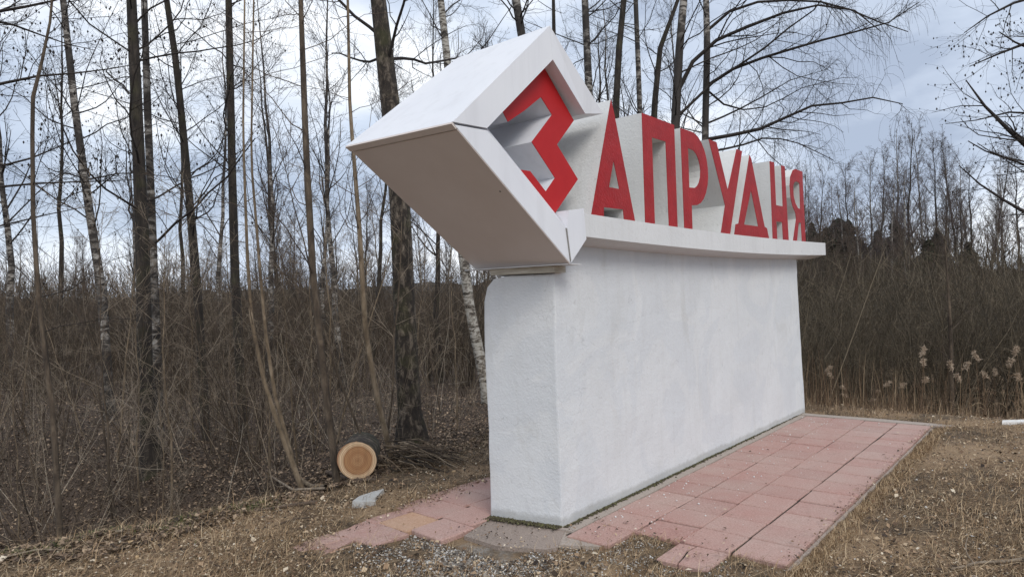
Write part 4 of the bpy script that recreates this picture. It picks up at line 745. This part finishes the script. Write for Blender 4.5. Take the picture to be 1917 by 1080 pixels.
# gravel
def stones(n, sampler, size, mat, name, label, seed, paved=False, rise=.3, z0=.002):
    rng = np.random.default_rng(seed); x, y = sampler(rng, n); a_, b_ = ab_of(x, y); k = on_paving(a_, b_); k = k if paved else ~k; x, y = x[k], y[k]; n = len(x); z = np.full(n, z0) if paved else land(x, y)
    s = size[0] + (size[1] - size[0]) * rng.random(n) ** 3; o_ = np.array([[1, 0, 0], [0, 1, 0], [-1, 0, 0], [0, -1, 0], [0, 0, .7], [0, 0, -.5]])
    V = o_[None] * s[:, None, None] * rng.uniform(.6, 1.3, (n, 6, 1)); t = rng.uniform(0, 6.28, n); c, q = np.cos(t)[:, None], np.sin(t)[:, None]
    V = np.stack([V[..., 0] * c - V[..., 1] * q, V[..., 0] * q + V[..., 1] * c, V[..., 2]], -1) + np.column_stack([x, y, z + s * rise])[:, None]
    i = (np.arange(n) * 6)[:, None, None]; F = (i + np.array([[0, 1, 4], [1, 2, 4], [2, 3, 4], [3, 0, 4], [1, 0, 5], [2, 1, 5], [3, 2, 5], [0, 3, 5]])[None]).reshape(-1, 3)
    return tag(obj(name, mesh_np(name, V.reshape(-1, 3), F, mat)), label, 'gravel', kind='stuff')
stones(14000, absamp(3.15, -3.05, .30, .45), (.002, .012), M['pebble'], 'gravel', 'pale grit and pebbles in front of the pier', 8)
stones(2500, absamp(3.75, -2.25, .2, .35), (.002, .010), M['pebble'], 'gravel', 'pale grit in the gap of the missing paving tiles', 9)
stones(1500, samp(-200, 2200, 3.3, 8.5), (.003, .017), M['pebble'], 'loose_stones', 'white pebbles scattered over the verge', 10)
def mat_plain(name, c, r=.8):
    m, t, b = new_mat(name); cc = ramp(t, noise(t, 12, 5, .6, objco(t)), [(.3, tuple(v * .8 for v in c)), (.7, c)]); t.links.new(cc, b.inputs['Base Color']); b.inputs['Roughness'].default_value = r; return m
M['chip'] = mat_plain('white_paint_chip', (.75, .74, .72))
stones(420, lambda rng, n: (lambda a, b: (a * A[0] + b * B[0], a * A[1] + b * B[1]))(rng.uniform(4.0, 9, n), -2.82 + np.abs(rng.normal(size=n)) * .45), (.002, .011), M['chip'], 'paint_chips', 'white paint chips fallen on the paving below the wall', 12, paved=True, rise=.1)
M['moss'] = island('mossy_dirt', [(0, (.03, .022, .012)), (.6, (.07, .06, .028)), (1, (.12, .12, .045))])
stones(5200, lambda rng, n: (lambda a, b: (a * A[0] + b * B[0], a * A[1] + b * B[1]))(rng.uniform(3.97, 9.35, n), -2.932 + np.abs(rng.normal(size=n)) * .016), (.003, .013), M['moss'], 'wall_foot_dirt', 'line of mossy dirt along the foot of the wall', 13, paved=True, rise=0)
stones(1500, lambda rng, n: (lambda s, o_: ((3.97 - .115 * s - o_) * A[0] + (-2.946 - .589 * s) * B[0], (3.97 - .115 * s - o_) * A[1] + (-2.946 - .589 * s) * B[1]))(rng.random(n), np.abs(rng.normal(size=n)) * .035), (.003, .014), M['moss'], 'pier_foot_moss', 'moss and dirt along the foot of the pier end', 14, paved=True, rise=0)
flakes(70, samp(1100, 1800, 4, 9), (.01, .035), M['litter'], 'blown_leaves', 'few dead leaves blown onto the paving', paved=True, seed=15)

# ------------------------------------------------------------------ things on the ground
# cut log
LC = P(668, 856, 6.55); LC[2] = .192 + float(land(LC[0], LC[1])) + .0
ld = np.array([-.12, 1.0, -.03]); ld /= np.linalg.norm(ld)
LG = thing('cut_log', (LC[0], LC[1], LC[2] - .2), 'freshly sawn log lying at the wood edge with its round orange end facing out', 'log')
def log_bits():
    lu = np.cross(ld, [0, 0, 1]); lu /= np.linalg.norm(lu); lv = np.cross(lu, ld); n = 36; rng = np.random.default_rng(3)
    an = np.arange(n) * 2 * np.pi / n; rr_ = .186 * (1 + .03 * np.cos(2 * an + 1) + .015 * np.sin(3 * an) + rng.normal(size=n) * .006); c0 = np.array([0, 0, .2])
    rings = []
    for s, k in ((0, .985), (.012, 1.0), (.15, 1.0), (.3, .98), (.45, .96), (.6, .95)): rings.append([c0 + ld * s + (math.cos(a) * lu + math.sin(a) * lv) * r * k for a, r in zip(an, rr_)])
    V = [p for r in rings for p in r]; F = [[i * n + j, i * n + (j + 1) % n, (i + 1) * n + (j + 1) % n, (i + 1) * n + j] for i in range(5) for j in range(n)] + [list(range(5 * n, 6 * n))]
    obj('bark', mesh_py('bark', V, F, M['oldbark'], True), LG)
    V = [p - ld * .001 for p in rings[0]] + [c0 - ld * .002]; F = [[j, (j + 1) % n, n] for j in range(n)]
    m, t, b = new_mat('sawn_end_grain'); g = objco(t); s = t.nodes.new('ShaderNodeVectorMath'); s.operation = 'DISTANCE'; t.links.new(g, s.inputs[0]); s.inputs[1].default_value = tuple(c0 + lu * .008)
    wob = noise(t, 7, 4, .6, g); d = math_(t, 'ADD', s.outputs['Value'], math_(t, 'MULTIPLY', wob, .022))
    base = ramp(t, d, [(.0, (.34, .17, .075)), (.05, (.48, .27, .13)), (.085, (.38, .19, .085)), (.125, (.46, .25, .115)), (.143, (.33, .16, .07)), (.150, (.64, .43, .25)), (.18, (.74, .55, .35)), (.197, (.40, .22, .12))])
    sn = math_(t, 'SINE', math_(t, 'MULTIPLY', d, 420)); c = mixc(t, math_(t, 'MULTIPLY', math_(t, 'ADD', sn, 1), .22), base, (.16, .065, .025))
    ml = ramp(t, noise(t, 1, 4, .6, objco(t, (26, 26, 3), (0, .5, 0))), [(.3, (.72, .72, .72)), (.6, (1, 1, 1))]); c = mixc(t, .8, c, ml, 'MULTIPLY')
    t.links.new(c, b.inputs['Base Color']); b.inputs['Roughness'].default_value = .8; bump(t, b, noise(t, 60, 3, .6, g), .3, .004)
    obj('cut_face', mesh_py('cut_face', V, F, m), LG)
log_bits()
M['fresh'] = mat_plain('fresh_cut_wood', (.62, .44, .25))
def stick(name, label, cat, pts, r0, r1, mat, seed, side=3, group=None, cut=False, slen=.3, sides=7, n=12):
    rng = np.random.default_rng(seed); tp, tr = resample(pts, np.linspace(r0, r1, len(pts)), n); base = tp[0].copy(); tp = tp - base; root = thing(name, base, label, cat, group)
    V_, F_ = tubes(tp[None], tr[None], sides); obj('stem', mesh_np('stem', V_, F_, mat, True), root)
    if side:
        P1, R1 = sprout(tp[None], tr[None], side, rng, lenabs=slen, m=5, jit=.2, trop=.05, minr=.002)
        for k in range(len(P1)): V_, F_ = tubes(P1[k:k + 1], R1[k:k + 1], 4); obj('side_twig', mesh_np('side_twig', V_, F_, mat), root)
    if cut: d = tp[0] - tp[1]; obj('cut_end', mesh_py('cut_end', *disc(tp[0] + d / np.linalg.norm(d) * .004, d, r0 * .98, .002), M['fresh']), root)
    return root
def G(px, py, up=.0, D=None):      # a point on the ground seen at px, py
    d = ray(px, py); t = (0 - CAM[2]) / d[2]
    for _ in range(12): p = CAM + d * t; t = (float(land(p[0], p[1])) - CAM[2]) / d[2]
    p = CAM + d * t; p[2] = float(land(p[0], p[1])) + up; return p
stick('fallen_branch', 'cut branch with pale sawn end wedged under the log', 'branch', [G(612, 888, .03), G(640, 896, .02), G(670, 903, .02), G(706, 903, .03)], .022, .012, M['twig_brown'], 1, 2, cut=True)
stick('fallen_branch', 'long pale branch lying along the top of the bank', 'branch', [G(350, 953, .03), G(420, 945, .02), G(460, 936, .03), G(500, 931, .03), G(560, 930, .03), G(610, 922, .04)], .009, .012, M['twig_pale'], 2, 3)
stick('fallen_branch', 'dark branch lying on the bank below the long pale one', 'branch', [G(478, 960, .02), G(530, 952, .02), G(590, 944, .02)], .009, .014, M['twig_brown'], 3, 2)
stick('fallen_branch', 'pale crooked branch at the lower left corner of the bank', 'branch', [G(10, 1048, .02), G(70, 1036, .03), G(130, 1034, .02), G(148, 1031, .02)], .008, .004, M['twig_pale'], 4, 2)
stick('fallen_branch', 'short pale stick with broken end on the left bank', 'branch', [G(120, 1010, .1), G(195, 1011, .05), G(232, 1005, .05)], .006, .009, M['twig_pale'], 5, 1)
stick('fallen_branch', 'slim dark branch lying on the bank left of the concrete chunk', 'branch', [G(525, 985, .02), G(550, 976, .02), G(578, 973, .02)], .008, .006, M['twig_brown'], 6, 1)
stick('fallen_branch', 'pale forked branch lying in the lower right corner', 'branch', [G(1780, 1072, .02), G(1830, 1062, .03), G(1880, 1057, .02), G(1960, 1049, .03)], .007, .010, M['twig_pale'], 7, 0)
stick('fallen_twig', 'short upright twig beside the forked branch in the lower right corner', 'twig', [G(1825, 1062, .02), G(1810, 1045, .03), G(1808, 1030, .04), G(1812, 1020, .05)], .004, .003, M['twig_pale'], 8, 0)
stick('fallen_branch', 'thick light branch stub at the foot of the slanting sapling', 'branch', [G(562, 915, .05), G(585, 918, .05), G(610, 921, .05)], .028, .020, M['sapling'], 9, 2, cut=True)
# brush heap beside the log
rng = np.random.default_rng(21); n = 120; c = np.array([LC[0] + .32, LC[1] + .42, 0]); an = rng.uniform(-.6, .35, n); el = rng.uniform(-.06, .22, n); ln = rng.uniform(.25, .75, n)
d = np.column_stack([np.cos(an), np.sin(an), el]); st = c + rng.normal(size=(n, 3)) * [.12, .14, .0]; st[:, 2] = land(st[:, 0], st[:, 1]) + rng.random(n) * .24
pts = st[:, None] + d[:, None] * (ln[:, None] * np.linspace(0, 1, 5)[None])[..., None] + rng.normal(size=(n, 5, 3)) * .012; pts[:, :, 2] -= np.linspace(0, 1, 5)[None] ** 2 * .22
V_, F_ = tubes(pts, np.linspace(1, .4, 5)[None] * rng.uniform(.003, .009, (n, 1)), 3)
tag(obj('brush_heap', mesh_np('brush_heap', V_, F_, M['bush_twigs'])), 'heap of dark cut brushwood lying right of the log', 'brushwood', kind='stuff')
# concrete fragment and white board
M['conc'] = stucco('broken_concrete', (.42, .42, .41), 1.0, .8)
def chunk(name, label, cat, plan, h, mat, seed):
    rng = random.Random(seed); c = np.mean(plan, 0); root = c.copy(); k = len(plan)
    V = [p - c + np.array([0, 0, -.03]) for p in plan] + [(p - c) * np.array([.93, .93, 1]) + np.array([0, 0, h * rng.uniform(.6, 1.1)]) for p in plan]
    F = [[i, (i + 1) % k, (i + 1) % k + k, i + k] for i in range(k)] + [list(range(k))[::-1]] + [[k + i, k + (i + 1) % k, 2 * k] for i in range(k)]
    V.append(np.array([0, 0, h * .95])); o = obj(name, mesh_py(name, V, F, mat), None, c); tag(o, label, cat); return o
chunk('concrete_chunk', 'pale wedge of broken concrete lying on the bank below the log', 'rubble', [G(658, 949), G(680, 951), G(704, 945), G(703, 938), G(721, 923), G(700, 928), G(672, 937)], .045, M['conc'], 2)
a_ = G(1876, 795); b_ = G(1990, 792)
v_ = (b_ - a_); v_ /= np.linalg.norm(v_); w_ = np.array([-v_[1], v_[0], 0]); 
tag(obj('white_board', mesh_py('white_board', *prism([q + np.array([0, 0, .03]) for q in (a_ * 0, v_ * .9, v_ * .9 + w_ * .16, w_ * .12 + v_ * .1)], [q for q in (a_ * 0, v_ * .9, v_ * .9 + w_ * .16, w_ * .12 + v_ * .1)]), M['chip']), None, a_), 'white board lying in the grass at the right edge', 'board')
def pale_rock(px, py, s, label):
    p = G(px, py); pl = [p + np.array([math.cos(t) * s * (.8 + .3 * ((i * 37) % 10) / 10), math.sin(t) * s * .7, 0]) for i, t in enumerate(np.linspace(0, 5.4, 7))]; chunk('stone', label, 'stone', pl, s * .7, M['fresh'], int(px))
pale_rock(247, 1017, .028, 'yellow wood chip on the upper left bank'); pale_rock(255, 1044, .022, 'yellow wood chip lower on the left bank')
pale_rock(850, 883, .022, 'pale sawn chip near the big trunk')
# reeds with plumes
def reed_mesh(seed, H=1.0):
    rng = np.random.default_rng(seed); z = np.linspace(0, 1, 7); lx = rng.normal() * .10; ly = rng.normal() * .10; st = np.column_stack([lx * z ** 2, ly * z ** 2, z]); Vt, Ft = tubes(st[None], np.linspace(.005, .0025, 7)[None], 4)
    n = 110; t = rng.random(n); c = np.column_stack([lx + rng.normal(size=n) * .012 + .03 * t, ly + rng.normal(size=n) * .012, .90 + .10 * t]); c[:, 0] -= .05 * (1 - t)
    d = rng.normal(size=(n, 3)); d /= np.linalg.norm(d, axis=1, keepdims=True); p = c[:, None] + d[:, None] * (np.linspace(0, 1, 3)[None] * rng.uniform(.02, .055, (n, 1)))[..., None]; V2, F2 = tubes(p, np.array([[.003, .0045, .002]]) * rng.uniform(.6, 1.1, (n, 1)), 3)
    ll = [];
    for k in range(4): h = rng.uniform(.2, .7); a = rng.uniform(0, 6.28); s = np.linspace(0, 1, 5); ll.append(np.column_stack([lx * h ** 2 + np.cos(a) * s * .22, ly * h ** 2 + np.sin(a) * s * .22, h + s * .22 - s ** 2 * .22]))
    V3, F3 = tubes(np.stack(ll), np.linspace(.006, .002, 5)[None].repeat(4, 0), 3)
    return mesh_np('stem', Vt, Ft, M['straw_rust']), mesh_np('plume', V2, F2, M['plume']), mesh_np('leaves', V3, F3, M['straw_rust'])
rm = [reed_mesh(800 + i) for i in range(5)]
RP = [(1727, 650, 10.6), (1722, 670, 10.9), (1762, 676, 11.4), (1815, 678, 10.8), (1831, 660, 11), (1879, 670, 10.5), (1913, 648, 10.6), (1665, 712, 11.0), (1692, 716, 11.3), (1718, 706, 10.7), (1592, 738, 11.2), (1545, 698, 12), (1560, 684, 12.2), (1838, 696, 11.3), (1625, 760, 11), (1575, 720, 11.6), (1650, 730, 11.8), (1775, 700, 11.2), (1860, 690, 11.6), (1895, 700, 11.1)]
for i, (px, py, D) in enumerate(RP):
    p = P(px, py, D); z = float(land(p[0], p[1])); h = p[2] - z; o = thing('reed', (p[0], p[1], z), rank_label(px, [q_[0] for q_ in RP], 'the dry plumed reeds behind the far paving edge'), 'reed', 'dry plumed reeds right of the sign'); o.scale = (1, 1, max(h, .4)); o.rotation_euler = (0, 0, rg.uniform(0, 6.28))
    for nme, me in zip(('stem', 'plume', 'leaves'), rm[i % 5]): obj(nme, me, o)
# young tree standing in front of the thicket on the right
pw, rd = pixpath([(1782, 770, 11), (1780, 640, 9), (1776, 560, 7), (1772, 500, 4)], 11.5, 2.4); tree('young_tree', 'thin bare young tree rising from the reeds on the right', 'sapling', pw, rd, M['sapling_dark'], M['twig_brown'], 950, n1=10, len1=.8, t0=.3, n2=4, n3=2, trunk_n=12, sides=6)
